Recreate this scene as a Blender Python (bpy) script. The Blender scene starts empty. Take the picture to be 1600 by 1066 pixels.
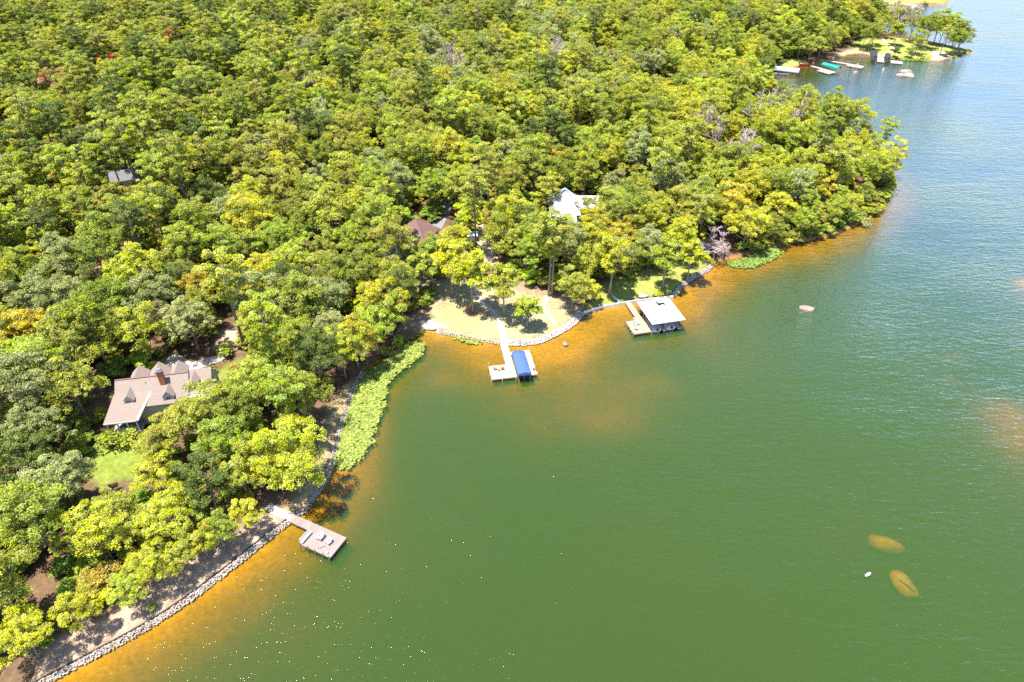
import bpy, math, random
import numpy as np
from mathutils import Vector, Matrix

random.seed(7)
np.random.seed(7)
R = math.radians
SC = bpy.context.scene
COL = SC.collection

# ---------------------------------------------------------------- camera, sky, sun, exposure
CAM_H, PITCH, FPX = 95.0, R(37.0), 1067.0
cam_d = bpy.data.cameras.new('camera')
cam_d.sensor_width = 36.0
cam_d.lens = 36.0 * FPX / 1600.0
cam_d.clip_start, cam_d.clip_end = 1.0, 6000.0
cam = bpy.data.objects.new('camera', cam_d)
COL.objects.link(cam)
cam.location = (0, 0, CAM_H)
cam.rotation_euler = (math.pi / 2 - PITCH, 0, 0)
SC.camera = cam

SUN_DIR = Vector((-0.24, -0.12, 1.0)).normalized()          # towards the sun
SUN_EL = math.asin(SUN_DIR.z)
world = bpy.data.worlds.new('World')
SC.world = world
world.use_nodes = True
wn = world.node_tree
sky = wn.nodes.new('ShaderNodeTexSky')
sky.sky_type = 'NISHITA'
sky.sun_disc = False
sky.sun_elevation = SUN_EL
sky.sun_rotation = math.atan2(SUN_DIR.x, SUN_DIR.y)
sky.air_density, sky.dust_density, sky.ozone_density = 1.0, .3, 5.0
bg = wn.nodes['Background']
bg.inputs['Strength'].default_value = 0.105
wn.links.new(sky.outputs['Color'], bg.inputs['Color'])

sun_d = bpy.data.lights.new('sun', 'SUN')
sun_d.energy = 4.4
sun_d.angle = R(0.5)
sun_d.color = (1.0, 0.95, 0.86)
sun = bpy.data.objects.new('sun', sun_d)
COL.objects.link(sun)
sun.rotation_euler = (-SUN_DIR).to_track_quat('-Z', 'Y').to_euler()

SC.render.engine = 'CYCLES'
SC.view_settings.view_transform = 'Standard'
SC.view_settings.look = 'None'
SC.view_settings.gamma = 1.0
SC.view_settings.use_curve_mapping = False
SC.view_settings.exposure = 1.5
cy = SC.cycles
cy.use_denoising = False
cy.max_bounces = 6
cy.diffuse_bounces = 2
cy.glossy_bounces = 3
cy.transmission_bounces = 4
cy.volume_bounces = 0
cy.transparent_max_bounces = 6
cy.sample_clamp_indirect = 6.0
cy.use_fast_gi = False

# ---------------------------------------------------------------- photo <-> place
FW = np.array([0, math.cos(PITCH), -math.sin(PITCH)])
DN = np.array([0, -math.sin(PITCH), -math.cos(PITCH)])
RT = np.array([1.0, 0, 0])
CP = np.array([0, 0, CAM_H])

def G(px, py, z=0.0):
    """point of height z seen at photo pixel (px, py)"""
    d = FW + (px - 800) / FPX * RT + (py - 533) / FPX * DN
    t = (z - CAM_H) / d[2]
    p = CP + d * t
    return Vector((p[0], p[1], z))

def proj(x, y, z):
    rx, ry, rz = x, y, z - CAM_H
    dep = ry * FW[1] + rz * FW[2]
    u = 800 + FPX * rx / dep
    v = 533 + FPX * (ry * DN[1] + rz * DN[2]) / dep
    return u, v, dep

def pts_world(pp, z=0.0):
    return np.array([[G(a, b, z).x, G(a, b, z).y] for a, b in pp])

# ---------------------------------------------------------------- shoreline and relief
SHORE_PX = [(-260, 1275), (-100, 1158), (0, 1104), (86, 1060), (157, 1022), (200, 999), (256, 966), (305, 932), (355, 894), (404, 855),
    (430, 832), (455, 815), (475, 800), (495, 775), (512, 750), (521, 722), (528, 690), (538, 655), (548, 625), (558, 600),
    (570, 578), (590, 560), (612, 546), (632, 532), (650, 522), (660, 517), (672, 517), (681, 516), (683, 521), (700, 523), (730, 527), (760, 534),
    (778, 537), (795, 538), (830, 537), (850, 532), (880, 517), (900, 503), (910, 491), (918, 486), (940, 480), (985, 472),
    (1030, 467), (1052, 464), (1060, 455), (1068, 446), (1085, 433), (1108, 421), (1114, 414), (1112, 409), (1130, 407), (1160, 400), (1190, 391),
    (1222, 384), (1260, 377), (1300, 368), (1340, 352), (1365, 337), (1385, 312), (1392, 290), (1388, 268), (1368, 246), (1330, 224),
    (1290, 206), (1250, 186), (1215, 163), (1195, 142), (1192, 128), (1205, 118), (1225, 108), (1245, 103), (1262, 103), (1280, 97),
    (1300, 93), (1312, 88), (1330, 84), (1350, 83), (1362, 88), (1385, 90), (1415, 92), (1440, 93), (1462, 95), (1480, 92),
    (1500, 88), (1521, 82), (1516, 78), (1495, 74), (1470, 68), (1440, 61), (1415, 56), (1392, 52), (1372, 44), (1352, 34), (1335, 20), (1345, 9),
    (1395, 6), (1425, 8), (1450, 9), (1472, 7), (1480, 4), (1484, 0), (1470, -8), (1430, -14), (1380, -22)]
SH = pts_world(SHORE_PX)
LAND = np.vstack([SH, [[260, 760], [200, 1600], [-1600, 1600], [-1600, -60], [SH[0][0], -60]]])

def seg_dist(P, A, B):
    """min distance of points P (n,2) to segments A-B"""
    out = np.full(len(P), 1e9)
    for a, b in zip(A, B):
        ab = b - a
        L2 = max(float(ab @ ab), 1e-9)
        t = np.clip(((P - a) @ ab) / L2, 0, 1)
        q = P - (a + t[:, None] * ab)
        np.minimum(out, np.einsum('ij,ij->i', q, q), out=out)
    return np.sqrt(out)

def inside(P, poly):
    x, y = P[:, 0], P[:, 1]
    c = np.zeros(len(P), bool)
    n = len(poly)
    for i in range(n):
        x1, y1 = poly[i]
        x2, y2 = poly[(i + 1) % n]
        if y1 == y2:
            continue
        m = ((y1 > y) != (y2 > y)) & (x < (x2 - x1) * (y - y1) / (y2 - y1) + x1)
        c ^= m
    return c

def sdist(P):
    P = np.asarray(P, float).reshape(-1, 2)
    d = seg_dist(P, SH[:-1], SH[1:])
    return np.where(inside(P, LAND), d, -d)

_rs = np.random.RandomState(3)
_WAVES = [(_rs.uniform(0, 6.28), _rs.uniform(0, 6.28), k) for k in (1, 1, 1.7, 1.7, 2.9, 2.9, 4.7)]
def wob(P, scale):
    """smooth noise of about -1..1"""
    s = np.zeros(len(P))
    for a, ph, k in _WAVES:
        s += np.sin((P[:, 0] * math.cos(a) + P[:, 1] * math.sin(a)) * k * 6.283 / scale + ph) / k
    return s / 3.2

def sstep(x, a, b):
    t = np.clip((x - a) / (b - a), 0, 1)
    return t * t * (3 - 2 * t)

# shoals on the lake bed: (photo px, radius x, radius y in metres, top depth)
SHOALS = []
for (px, py, rx, ry, top) in [(1609, 441, 8, 10, 0.12), (1650, 520, 12, 14, 1.1), (1600, 650, 9, 11, 1.5), (1660, 690, 20, 20, 1.1), (955, 640, 15, 9, 1.75), (1010, 590, 14, 8, 1.9),
                              (1500, 545, 4, 2, 1.3), (1490, 580, 3, 2, 1.6), (1395, 108, 20, 8, 0.9), (700, 580, 9, 5, 1.5)]:
    p = G(px, py)
    SHOALS.append((p.x, p.y, rx, ry, top))

def hgt(P):
    P = np.asarray(P, float).reshape(-1, 2)
    sd = sdist(P)
    land = 0.10 + 0.42 * sstep(sd, 0.0, 1.2) + 0.042 * np.clip(sd, 0, 110) + wob(P, 90) * 1.6 * sstep(sd, 25, 90) + 0.06 * wob(P, 7) * sstep(sd, 2, 6)
    d = -sd
    w = 1 + 0.30 * wob(P, 46)
    east = 1 + .6 * sstep(P[:, 0], 60, 110)
    east = east + 1.7 * sstep(-P[:, 0], 4, 20)
    east = east - .26 * sstep(P[:, 0], -5, 10) * (1 - sstep(P[:, 0], 70, 100))
    bed = -(0.18 + 0.074 * np.clip(d, 0, 12) * w * east + 0.17 * np.clip(d - 8, 0, 30) * w) + 0.05 * wob(P, 5)
    bed = np.maximum(bed, -6.5)
    for (sx, sy, rx, ry, top) in SHOALS:
        g = np.exp(-(((P[:, 0] - sx) / rx) ** 2 + ((P[:, 1] - sy) / ry) ** 2))
        bed = np.maximum(bed, bed * (1 - g) - top * g)
    return np.where(sd > 0, land, bed)

def H1(x, y):
    return float(hgt([[x, y]])[0])

def GT(px, py, dz=0.0):
    """point of the ground seen at a photo pixel"""
    z = 1.0
    for _ in range(7):
        p = G(px, py, z)
        z = 0.5 * z + 0.5 * max(H1(p.x, p.y), -0.2)
    p = G(px, py, z)
    return Vector((p.x, p.y, H1(p.x, p.y) + dz))

# ---------------------------------------------------------------- materials
def mat(name, col=(.5, .5, .5), rough=.8, noise=0.0, nscale=3.0, metallic=0.0, spec=.3, bump=0.0, col2=None, coord='Object', stretch=None):
    m = bpy.data.materials.new(name)
    m.use_nodes = True
    nt = m.node_tree
    b = nt.nodes['Principled BSDF']
    b.inputs['Roughness'].default_value = rough
    b.inputs['Metallic'].default_value = metallic
    b.inputs['Specular IOR Level'].default_value = spec
    if noise > 0 or col2 is not None or bump > 0:
        tc = nt.nodes.new('ShaderNodeTexCoord')
        src = tc.outputs[coord]
        if stretch:
            mp = nt.nodes.new('ShaderNodeMapping')
            mp.inputs['Scale'].default_value = stretch
            nt.links.new(src, mp.inputs['Vector'])
            src = mp.outputs['Vector']
        n = nt.nodes.new('ShaderNodeTexNoise')
        n.inputs['Scale'].default_value = nscale
        n.inputs['Detail'].default_value = 5
        n.inputs['Roughness'].default_value = .65
        nt.links.new(src, n.inputs['Vector'])
        rp = nt.nodes.new('ShaderNodeValToRGB')
        c2 = col2 or tuple(c * (1 - noise) for c in col)
        rp.color_ramp.elements[0].position, rp.color_ramp.elements[1].position = .32, .68
        rp.color_ramp.elements[0].color = (*c2, 1)
        rp.color_ramp.elements[1].color = (*(tuple(min(1, c * (1 + noise * .5)) for c in col)), 1)
        nt.links.new(n.outputs['Fac'], rp.inputs['Fac'])
        nt.links.new(rp.outputs['Color'], b.inputs['Base Color'])
        if bump:
            bp = nt.nodes.new('ShaderNodeBump')
            bp.inputs['Strength'].default_value = bump
            bp.inputs['Distance'].default_value = .1
            nt.links.new(n.outputs['Fac'], bp.inputs['Height'])
            nt.links.new(bp.outputs['Normal'], b.inputs['Normal'])
    else:
        b.inputs['Base Color'].default_value = (*col, 1)
    return m

def mat_plank(name, col, var=.25):
    """weathered boards: each board its own tone (object random) and a grain"""
    m = bpy.data.materials.new(name)
    m.use_nodes = True
    nt = m.node_tree
    L = nt.links.new
    b = nt.nodes['Principled BSDF']
    b.inputs['Roughness'].default_value = .85
    b.inputs['Specular IOR Level'].default_value = .2
    oi = nt.nodes.new('ShaderNodeObjectInfo')
    tc = nt.nodes.new('ShaderNodeTexCoord')
    n = nt.nodes.new('ShaderNodeTexNoise')
    n.inputs['Scale'].default_value = 5
    n.inputs['Detail'].default_value = 6
    L(tc.outputs['Object'], n.inputs['Vector'])
    ad = nt.nodes.new('ShaderNodeMath'); ad.operation = 'MULTIPLY_ADD'
    ad.inputs[1].default_value = .55
    L(oi.outputs['Random'], ad.inputs[0])
    ml = nt.nodes.new('ShaderNodeMath'); ml.operation = 'MULTIPLY'
    ml.inputs[1].default_value = .45
    L(n.outputs['Fac'], ml.inputs[0]); L(ml.outputs[0], ad.inputs[2])
    rp = nt.nodes.new('ShaderNodeValToRGB')
    rp.color_ramp.elements[0].color = (*(c * (1 - var) for c in col), 1)
    rp.color_ramp.elements[1].color = (*(min(1, c * (1 + var * .6)) for c in col), 1)
    L(ad.outputs[0], rp.inputs['Fac'])
    L(rp.outputs['Color'], b.inputs['Base Color'])
    return m

def mat_leaf(name, transl=.32, rough=.6):
    """leaf colour comes from the tree's own tint, with tone differences from clump to clump"""
    m = bpy.data.materials.new(name)
    m.use_nodes = True
    nt = m.node_tree
    L = nt.links.new
    for n in list(nt.nodes):
        if n.type != 'OUTPUT_MATERIAL':
            nt.nodes.remove(n)
    out = nt.nodes['Material Output']
    at = nt.nodes.new('ShaderNodeAttribute'); at.attribute_type = 'INSTANCER'; at.attribute_name = 'tint'
    av = nt.nodes.new('ShaderNodeAttribute'); av.attribute_type = 'GEOMETRY'; av.attribute_name = 'tone'
    hs = nt.nodes.new('ShaderNodeHueSaturation')
    sep = nt.nodes.new('ShaderNodeSeparateColor')
    L(av.outputs['Color'], sep.inputs[0])
    L(sep.outputs[0], hs.inputs['Value']); L(sep.outputs[1], hs.inputs['Hue']); L(sep.outputs[2], hs.inputs['Saturation'])
    L(at.outputs['Color'], hs.inputs['Color'])
    d = nt.nodes.new('ShaderNodeBsdfDiffuse'); L(hs.outputs['Color'], d.inputs['Color'])
    t = nt.nodes.new('ShaderNodeBsdfTranslucent'); 
    mu = nt.nodes.new('ShaderNodeMix'); mu.data_type = 'RGBA'; mu.blend_type = 'MULTIPLY'; mu.inputs['Factor'].default_value = 1
    L(hs.outputs['Color'], mu.inputs['A']); mu.inputs['B'].default_value = (1.25, 1.15, .55, 1)
    L(mu.outputs['Result'], t.inputs['Color'])
    g = nt.nodes.new('ShaderNodeBsdfGlossy'); g.inputs['Roughness'].default_value = rough; g.inputs['Color'].default_value = (1, 1, 1, 1)
    m1 = nt.nodes.new('ShaderNodeMixShader'); m1.inputs[0].default_value = transl
    L(d.outputs[0], m1.inputs[1]); L(t.outputs[0], m1.inputs[2])
    m2 = nt.nodes.new('ShaderNodeMixShader'); m2.inputs[0].default_value = .015
    L(m1.outputs[0], m2.inputs[1]); L(g.outputs[0], m2.inputs[2])
    L(m2.outputs[0], out.inputs['Surface'])
    return m

M = {}
M['leaf'] = mat_leaf('leaf', .22)
M['needle'] = mat_leaf('needle', .22, .5)
M['bark'] = mat('bark', (0.270, 0.225, 0.189), .95, .45, 2.5, stretch=(3, 3, .6))
M['pine_bark'] = mat('pine_bark', (.27, .21, .17), .95, .4, 2.5, stretch=(3, 3, .6))
M['dead_wood'] = mat('dead_wood', (.46, .36, .34), .95, .35, 1.5)
M['stone'] = mat('wall_stone', (0.391, 0.340, 0.306), .9, .55, 1.6, bump=.4)
M['pale_stone'] = mat('pale_wall_stone', (.47, .42, .37), .9, .4, 1.6, bump=.4)
M['boulder'] = mat('boulder', (0.312, 0.216, 0.162), .9, .3, 1.1, bump=.4, col2=(.22, .14, .10))
M['pale_boulder'] = mat('pale_boulder', (0.286, 0.252, 0.209), .9, .3, 1.1, bump=.4)
M['concrete'] = mat('concrete', (.43, .385, .32), .9, .22, .7)
M['liner'] = mat('wall_liner', (.05, .05, .05), .9)
M['sandpath'] = mat('sand_path', (0.420, 0.315, 0.225), .95, .3, 1.2)
M['gravel'] = mat('gravel_drive', (.21, .205, .20), .95, .3, 1.5)
M['deck_grey'] = mat_plank('weathered_boards', (0.271, 0.219, 0.202), .24)
M['deck_tan'] = mat_plank('new_boards', (0.612, 0.484, 0.323), .12)
M['deck_pink'] = mat_plank('reddish_boards', (0.372, 0.270, 0.204), .16)
M['deck_far'] = mat_plank('pale_boards', (0.372, 0.342, 0.312), .1)
M['pile'] = mat('pile_wood', (.30, .23, .17), .9, .3, 3)
M['pile_tan'] = mat('pile_tan', (.60, .46, .30), .9, .2, 3)
M['white'] = mat('white_paint', (0.640, 0.632, 0.608), .6, .06, 1)
M['metal_white'] = mat('white_metal_roof', (.47, .475, .48), .45, .05, .8, spec=.4)
M['blue_canvas'] = mat('blue_canvas', (.062, .115, .33), .75, .12, 1.2)
M['green_canvas'] = mat('green_canvas', (.01, .25, .21), .7, .12, 1.0)
M['black'] = mat('black_plastic', (.02, .02, .022), .45)
M['dark_canvas'] = mat('dark_canvas', (.035, .036, .045), .8)
M['grey_metal'] = mat('grey_metal', (.30, .31, .32), .45, metallic=.6)
M['hull_white'] = mat('white_hull', (0.624, 0.624, 0.624), .25, spec=.5)
M['seat_grey'] = mat('boat_seat', (.50, .49, .50), .6)
M['mesh_chair'] = mat('grey_green_sling', (.34, .40, .38), .8, .2, 6)
M['tan_wood'] = mat('chair_wood', (.40, .20, .11), .7, .2, 4)
M['cream_wall'] = mat('cream_siding', (0.465, 0.435, 0.375), .8, .06, .6)
M['bluegrey_wall'] = mat('bluegrey_siding', (.45, .52, .60), .8, .06, .6)
M['brick'] = mat('brick', (.46, .17, .08), .85, .25, 3.5)
M['glass_dark'] = mat('window_glass', (.03, .035, .04), .08, spec=.6)
M['trim'] = mat('trim', (0.592, 0.592, 0.592), .6)
M['porch_floor'] = mat('porch_floor', (0.280, 0.264, 0.256), .8)
M['paint_blue'] = mat('blue_white_plastic', (.45, .58, .70), .5)
M['red_paint'] = mat('red_paint', (.35, .04, .035), .5)
M['orange_clay'] = mat('orange_clay', (.45, .16, .06), .95, .3, 1)

def mat_shingle(name, ca, cb):
    m = mat(name, ca, .9, 0, 1.0, col2=cb)
    nt = m.node_tree
    n = [x for x in nt.nodes if x.type == 'TEX_NOISE'][0]
    n.inputs['Scale'].default_value = 4.0
    n.inputs['Detail'].default_value = 8
    n.inputs['Roughness'].default_value = .8
    return m
M['shingle'] = mat_shingle('brown_shingle', (.315, .250, .212), (.185, .14, .118))
M['old_roof'] = mat('old_grey_roof', (.16, .16, .17), .9, .3, 1.5)
M['shingle_dark'] = mat_shingle('dark_brown_shingle', (.21, .12, .105), (.13, .075, .068))

# ---------------------------------------------------------------- mesh helpers
class MB:
    """collects boxes, tubes, prisms and sheets, linked as ONE mesh object"""
    def __init__(s):
        s.v, s.f = [], []
    def add(s, vs, fs):
        o = len(s.v)
        s.v += [tuple(v) for v in vs]
        s.f += [tuple(i + o for i in f) for f in fs]
        return s
    def box(s, c, sz, rz=0.0, taper=1.0):
        hx, hy, hz = sz[0] / 2, sz[1] / 2, sz[2] / 2
        vs = []
        ca, sa = math.cos(rz), math.sin(rz)
        for z, k in ((-hz, 1), (hz, taper)):
            for x, y in ((-hx, -hy), (hx, -hy), (hx, hy), (-hx, hy)):
                x *= k; y *= k
                vs.append((c[0] + x * ca - y * sa, c[1] + x * sa + y * ca, c[2] + z))
        return s.add(vs, [(3, 2, 1, 0), (4, 5, 6, 7), (0, 1, 5, 4), (1, 2, 6, 5), (2, 3, 7, 6), (3, 0, 4, 7)])
    def slab(s, quad, th):
        """a sheet given by its corners, thickened downwards"""
        n = len(quad)
        vs = [tuple(p) for p in quad] + [(p[0], p[1], p[2] - th) for p in quad]
        fs = [tuple(range(n)), tuple(range(2 * n - 1, n - 1, -1))]
        for i in range(n):
            j = (i + 1) % n
            fs.append((i, i + n, j + n, j))
        return s.add(vs, fs)
    def tube(s, pts, rads, n=6):
        vs, fs = [], []
        for k, p in enumerate(pts):
            p = Vector(p)
            a = Vector(pts[max(k - 1, 0)]); b = Vector(pts[min(k + 1, len(pts) - 1)])
            t = (b - a).normalized()
            u = t.cross(Vector((.31, .95, .05))); 
            if u.length < .05: u = t.cross(Vector((1, 0, 0)))
            u.normalize(); w = t.cross(u)
            for i in range(n):
                an = 6.2832 * i / n
                vs.append(p + (u * math.cos(an) + w * math.sin(an)) * rads[k])
        for k in range(len(pts) - 1):
            for i in range(n):
                j = (i + 1) % n
                fs.append((k * n + i, k * n + j, (k + 1) * n + j, (k + 1) * n + i))
        fs.append(tuple(range(n - 1, -1, -1))); fs.append(tuple((len(pts) - 1) * n + i for i in range(n)))
        return s.add(vs, fs)
    def mesh(s, name, m, smooth=False):
        me = bpy.data.meshes.new(name)
        me.from_pydata(s.v, [], s.f)
        if m is not None:
            me.materials.append(m)
        if smooth:
            me.polygons.foreach_set('use_smooth', [True] * len(me.polygons))
        me.update()
        return me
    def build(s, name, m, parent=None, smooth=False, loc=None, rz=0.0):
        o = bpy.data.objects.new(name, s.mesh(name, m, smooth))
        COL.objects.link(o)
        if parent is not None:
            o.parent = parent
        if loc is not None:
            o.location = loc
            o.rotation_euler = (0, 0, rz)
        return o

def tag(o, label=None, cat=None, group=None, kind=None):
    if label: o['label'] = label
    if cat: o['category'] = cat
    if group: o['group'] = group
    if kind: o['kind'] = kind
    return o

def empty(name, loc, rz=0.0):
    o = bpy.data.objects.new(name, None)
    o.empty_display_size = .5
    COL.objects.link(o)
    o.location = loc
    o.rotation_euler = (0, 0, rz)
    return o

def fast_mesh(name, verts, quads, mats, smooth=False):
    me = bpy.data.meshes.new(name)
    nv, nf, k = len(verts), len(quads), quads.shape[1]
    me.vertices.add(nv)
    me.vertices.foreach_set('co', np.asarray(verts, np.float32).ravel())
    me.loops.add(nf * k)
    me.loops.foreach_set('vertex_index', np.asarray(quads, np.int32).ravel())
    me.polygons.add(nf)
    me.polygons.foreach_set('loop_start', np.arange(0, nf * k, k, dtype=np.int32))
    if smooth:
        me.polygons.foreach_set('use_smooth', np.ones(nf, bool))
    for m in mats:
        me.materials.append(m)
    me.update(calc_edges=True)
    return me

# ---------------------------------------------------------------- the ground: land and lake bed in one sheet
def steps(*segs):
    out = []
    for a, b, st in segs:
        out.append(np.arange(a, b, st))
    return np.concatenate(out + [np.array([segs[-1][1]])])
XS = steps((-1500, -700, 100), (-700, -150, 10), (-150, 125, 1.0), (125, 340, 2.5), (340, 700, 20), (700, 1900, 100))
YS = steps((-400, -60, 40), (-60, 36, 8), (36, 275, 1.0), (275, 560, 3.0), (560, 1000, 20), (1000, 3000, 125))
nx, ny = len(XS), len(YS)
PX, PY = np.meshgrid(XS, YS)
GP = np.stack([PX.ravel(), PY.ravel()], 1)
GSD = sdist(GP)
GZ = hgt(GP)
gcol = np.zeros((len(GP), 3))
gcol[:] = (.135, .085, .048)                                  # leaf litter and pine straw
litter = wob(GP, 11)[:, None]
gcol += litter * np.array([.035, .02, .012])
bedmask = GSD < 0
gcol[bedmask] = (.40, .20, .014)                             # sandy lake bed
def paint(polypx, col, soft=1.6, amt=1.0, nz=.5):
    global gcol
    P2 = np.array([[GT(a, b).x, GT(a, b).y] for a, b in polypx])
    lo, hi = P2.min(0) - 6, P2.max(0) + 6
    idx = np.where((GP[:, 0] > lo[0]) & (GP[:, 0] < hi[0]) & (GP[:, 1] > lo[1]) & (GP[:, 1] < hi[1]) & (GSD > -0.2))[0]
    if len(idx) == 0:
        return
    q = GP[idx]
    d = seg_dist(q, P2, np.roll(P2, -1, 0))
    d = np.where(inside(q, P2), d, -d) + wob(q, 5.0) * soft * nz
    w = (sstep(d, -soft, soft) * amt)[:, None]
    gcol[idx] = gcol[idx] * (1 - w) + np.array(col) * w
# bare earth strip behind the sea wall on the left, then lawns and clearings
paint([(60, 1062), (150, 1015), (250, 962), (350, 892), (455, 820), (430, 800), (390, 812), (330, 850), (250, 905), (150, 970), (60, 1010)], (.43, .30, .21), 1.2, .95)
paint([(440, 800), (480, 795), (515, 745), (532, 680), (562, 595), (540, 600), (510, 650), (490, 720), (460, 770)], (0.338, 0.259, 0.130), 1.2, .9)
paint([(470, 760), (505, 745), (512, 715), (480, 725)], (0.173, 0.187, 0.050), 1.2, .8)
paint([(658, 520), (684, 517), (735, 528), (795, 536), (850, 530), (905, 492), (890, 470), (850, 455), (800, 440), (740, 440), (690, 440), (668, 470), (650, 500)], (0.338, 0.310, 0.151), 1.5, 1)
paint([(690, 480), (735, 470), (750, 500), (720, 515), (688, 500)], (0.266, 0.288, 0.101), 2.5, .6)
paint([(745, 462), (800, 462), (830, 470), (800, 482), (750, 480)], (0.331, 0.223, 0.144), 1.5, .75)
paint([(640, 445), (700, 448), (735, 462), (700, 478), (655, 490)], (.32, .23, .15), 2.5, .55)
paint([(790, 500), (850, 488), (880, 505), (830, 525), (795, 520)], (.34, .27, .16), 2.5, .5)
paint([(715, 480), (740, 478), (770, 492), (730, 497)], (0.302, 0.158, 0.101), 1.0, .8)
paint([(800, 400), (860, 420), (900, 440), (890, 478), (850, 470), (800, 455), (780, 430)], (.31, .19, .125), 2.0, .75)
paint([(840, 465), (900, 465), (918, 486), (890, 500), (860, 480)], (0.331, 0.259, 0.158), 1.5, .7)
paint([(912, 489), (985, 472), (1050, 462), (1075, 436), (1110, 418), (1095, 405), (1040, 410), (1000, 420), (960, 430), (925, 460)], (0.259, 0.274, 0.065), 1.5, 1)
paint([(640, 440), (680, 425), (700, 440), (680, 460), (650, 465)], (0.331, 0.274, 0.144), 1.5, .9)
paint([(630, 500), (665, 480), (675, 500), (650, 515), (630, 515)], (0.374, 0.238, 0.166), 1.5, 1)
paint([(130, 735), (150, 690), (230, 680), (245, 715), (215, 745), (160, 760)], (0.194, 0.238, 0.040), 1.5, 1)
paint([(215, 590), (260, 555), (275, 560), (262, 590), (235, 600)], (0.194, 0.223, 0.050), 1.2, 1)
paint([(310, 600), (345, 575), (375, 560), (385, 600), (330, 620)], (0.209, 0.238, 0.050), 1.5, 1)
paint([(335, 545), (375, 548), (385, 515), (365, 508), (342, 520)], (0.418, 0.302, 0.216), 1.5, 1)
paint([(-30, 520), (15, 510), (20, 470), (-30, 470)], (0.194, 0.245, 0.058), 1.5, 1)
paint([(1195, 125), (1225, 108), (1262, 102), (1255, 92), (1220, 92), (1190, 105)], (0.238, 0.274, 0.072), 2, 1)
paint([(1340, 88), (1385, 91), (1440, 94), (1500, 88), (1521, 82), (1470, 70), (1400, 58), (1340, 60), (1330, 75)], (0.274, 0.288, 0.072), 2, 1)
paint([(1296, 88), (1330, 78), (1360, 80), (1362, 90), (1330, 86), (1305, 94)], (0.446, 0.360, 0.274), 1.5, 1)
paint([(1455, 96), (1482, 94), (1478, 82), (1458, 80)], (0.446, 0.389, 0.338), 1.2, 1)
paint([(1340, 8), (1400, 6), (1475, 7), (1484, 0), (1440, -10), (1340, -6)], (0.288, 0.295, 0.079), 3, 1)
paint([(60, 480), (250, 440), (240, 370), (60, 390)], (0.317, 0.144, 0.094), 3, .8)
# bare margin where the point meets the water
idx = np.where((GSD > -0.5) & (GSD < 1.2) & (GP[:, 0] > 55))[0]
w = (sstep(1.2 - GSD[idx], 0, .9) * .7)[:, None]
gcol[idx] = gcol[idx] * (1 - w) + np.array((.36, .20, .09)) * w

quads = np.empty(((nx - 1) * (ny - 1), 4), np.int32)
ii, jj = np.meshgrid(np.arange(nx - 1), np.arange(ny - 1))
b0 = (jj * nx + ii).ravel()
quads[:, 0], quads[:, 1], quads[:, 2], quads[:, 3] = b0, b0 + 1, b0 + nx + 1, b0 + nx

mg = bpy.data.materials.new('ground_cover'); mg.use_nodes = True
nt = mg.node_tree; L = nt.links.new
pb = nt.nodes['Principled BSDF']; pb.inputs['Roughness'].default_value = .95; pb.inputs['Specular IOR Level'].default_value = .1
at = nt.nodes.new('ShaderNodeAttribute'); at.attribute_name = 'gcol'
tc = nt.nodes.new('ShaderNodeNewGeometry')
n1 = nt.nodes.new('ShaderNodeTexNoise'); n1.inputs['Scale'].default_value = 1.3; n1.inputs['Detail'].default_value = 6; n1.inputs['Roughness'].default_value = .7
n2 = nt.nodes.new('ShaderNodeTexNoise'); n2.inputs['Scale'].default_value = .16; n2.inputs['Detail'].default_value = 3
L(tc.outputs['Position'], n1.inputs['Vector']); L(tc.outputs['Position'], n2.inputs['Vector'])
r1 = nt.nodes.new('ShaderNodeMapRange'); r1.inputs[1].default_value = .3; r1.inputs[2].default_value = .7; r1.inputs[3].default_value = .62; r1.inputs[4].default_value = 1.25
r2 = nt.nodes.new('ShaderNodeMapRange'); r2.inputs[1].default_value = .35; r2.inputs[2].default_value = .65; r2.inputs[3].default_value = .85; r2.inputs[4].default_value = 1.12
L(n1.outputs['Fac'], r1.inputs[0]); L(n2.outputs['Fac'], r2.inputs[0])
mm = nt.nodes.new('ShaderNodeMath'); mm.operation = 'MULTIPLY'; L(r1.outputs[0], mm.inputs[0]); L(r2.outputs[0], mm.inputs[1])
vm = nt.nodes.new('ShaderNodeVectorMath'); vm.operation = 'SCALE'; L(at.outputs['Color'], vm.inputs[0]); L(mm.outputs[0], vm.inputs['Scale'])
L(vm.outputs[0], pb.inputs['Base Color'])
bp = nt.nodes.new('ShaderNodeBump'); bp.inputs['Strength'].default_value = .5; bp.inputs['Distance'].default_value = .15
L(n1.outputs['Fac'], bp.inputs['Height']); L(bp.outputs['Normal'], pb.inputs['Normal'])

me = fast_mesh('ground', np.column_stack([GP, GZ]), quads, [mg], True)
ca = me.attributes.new('gcol', 'FLOAT_COLOR', 'POINT')
ca.data.foreach_set('color', np.column_stack([gcol, np.ones(len(gcol))]).astype(np.float32).ravel())
ground = bpy.data.objects.new('ground', me); COL.objects.link(ground)
tag(ground, 'wooded lakeside ground with leaf litter, lawns and sandy lake bed', kind='structure')

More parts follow.
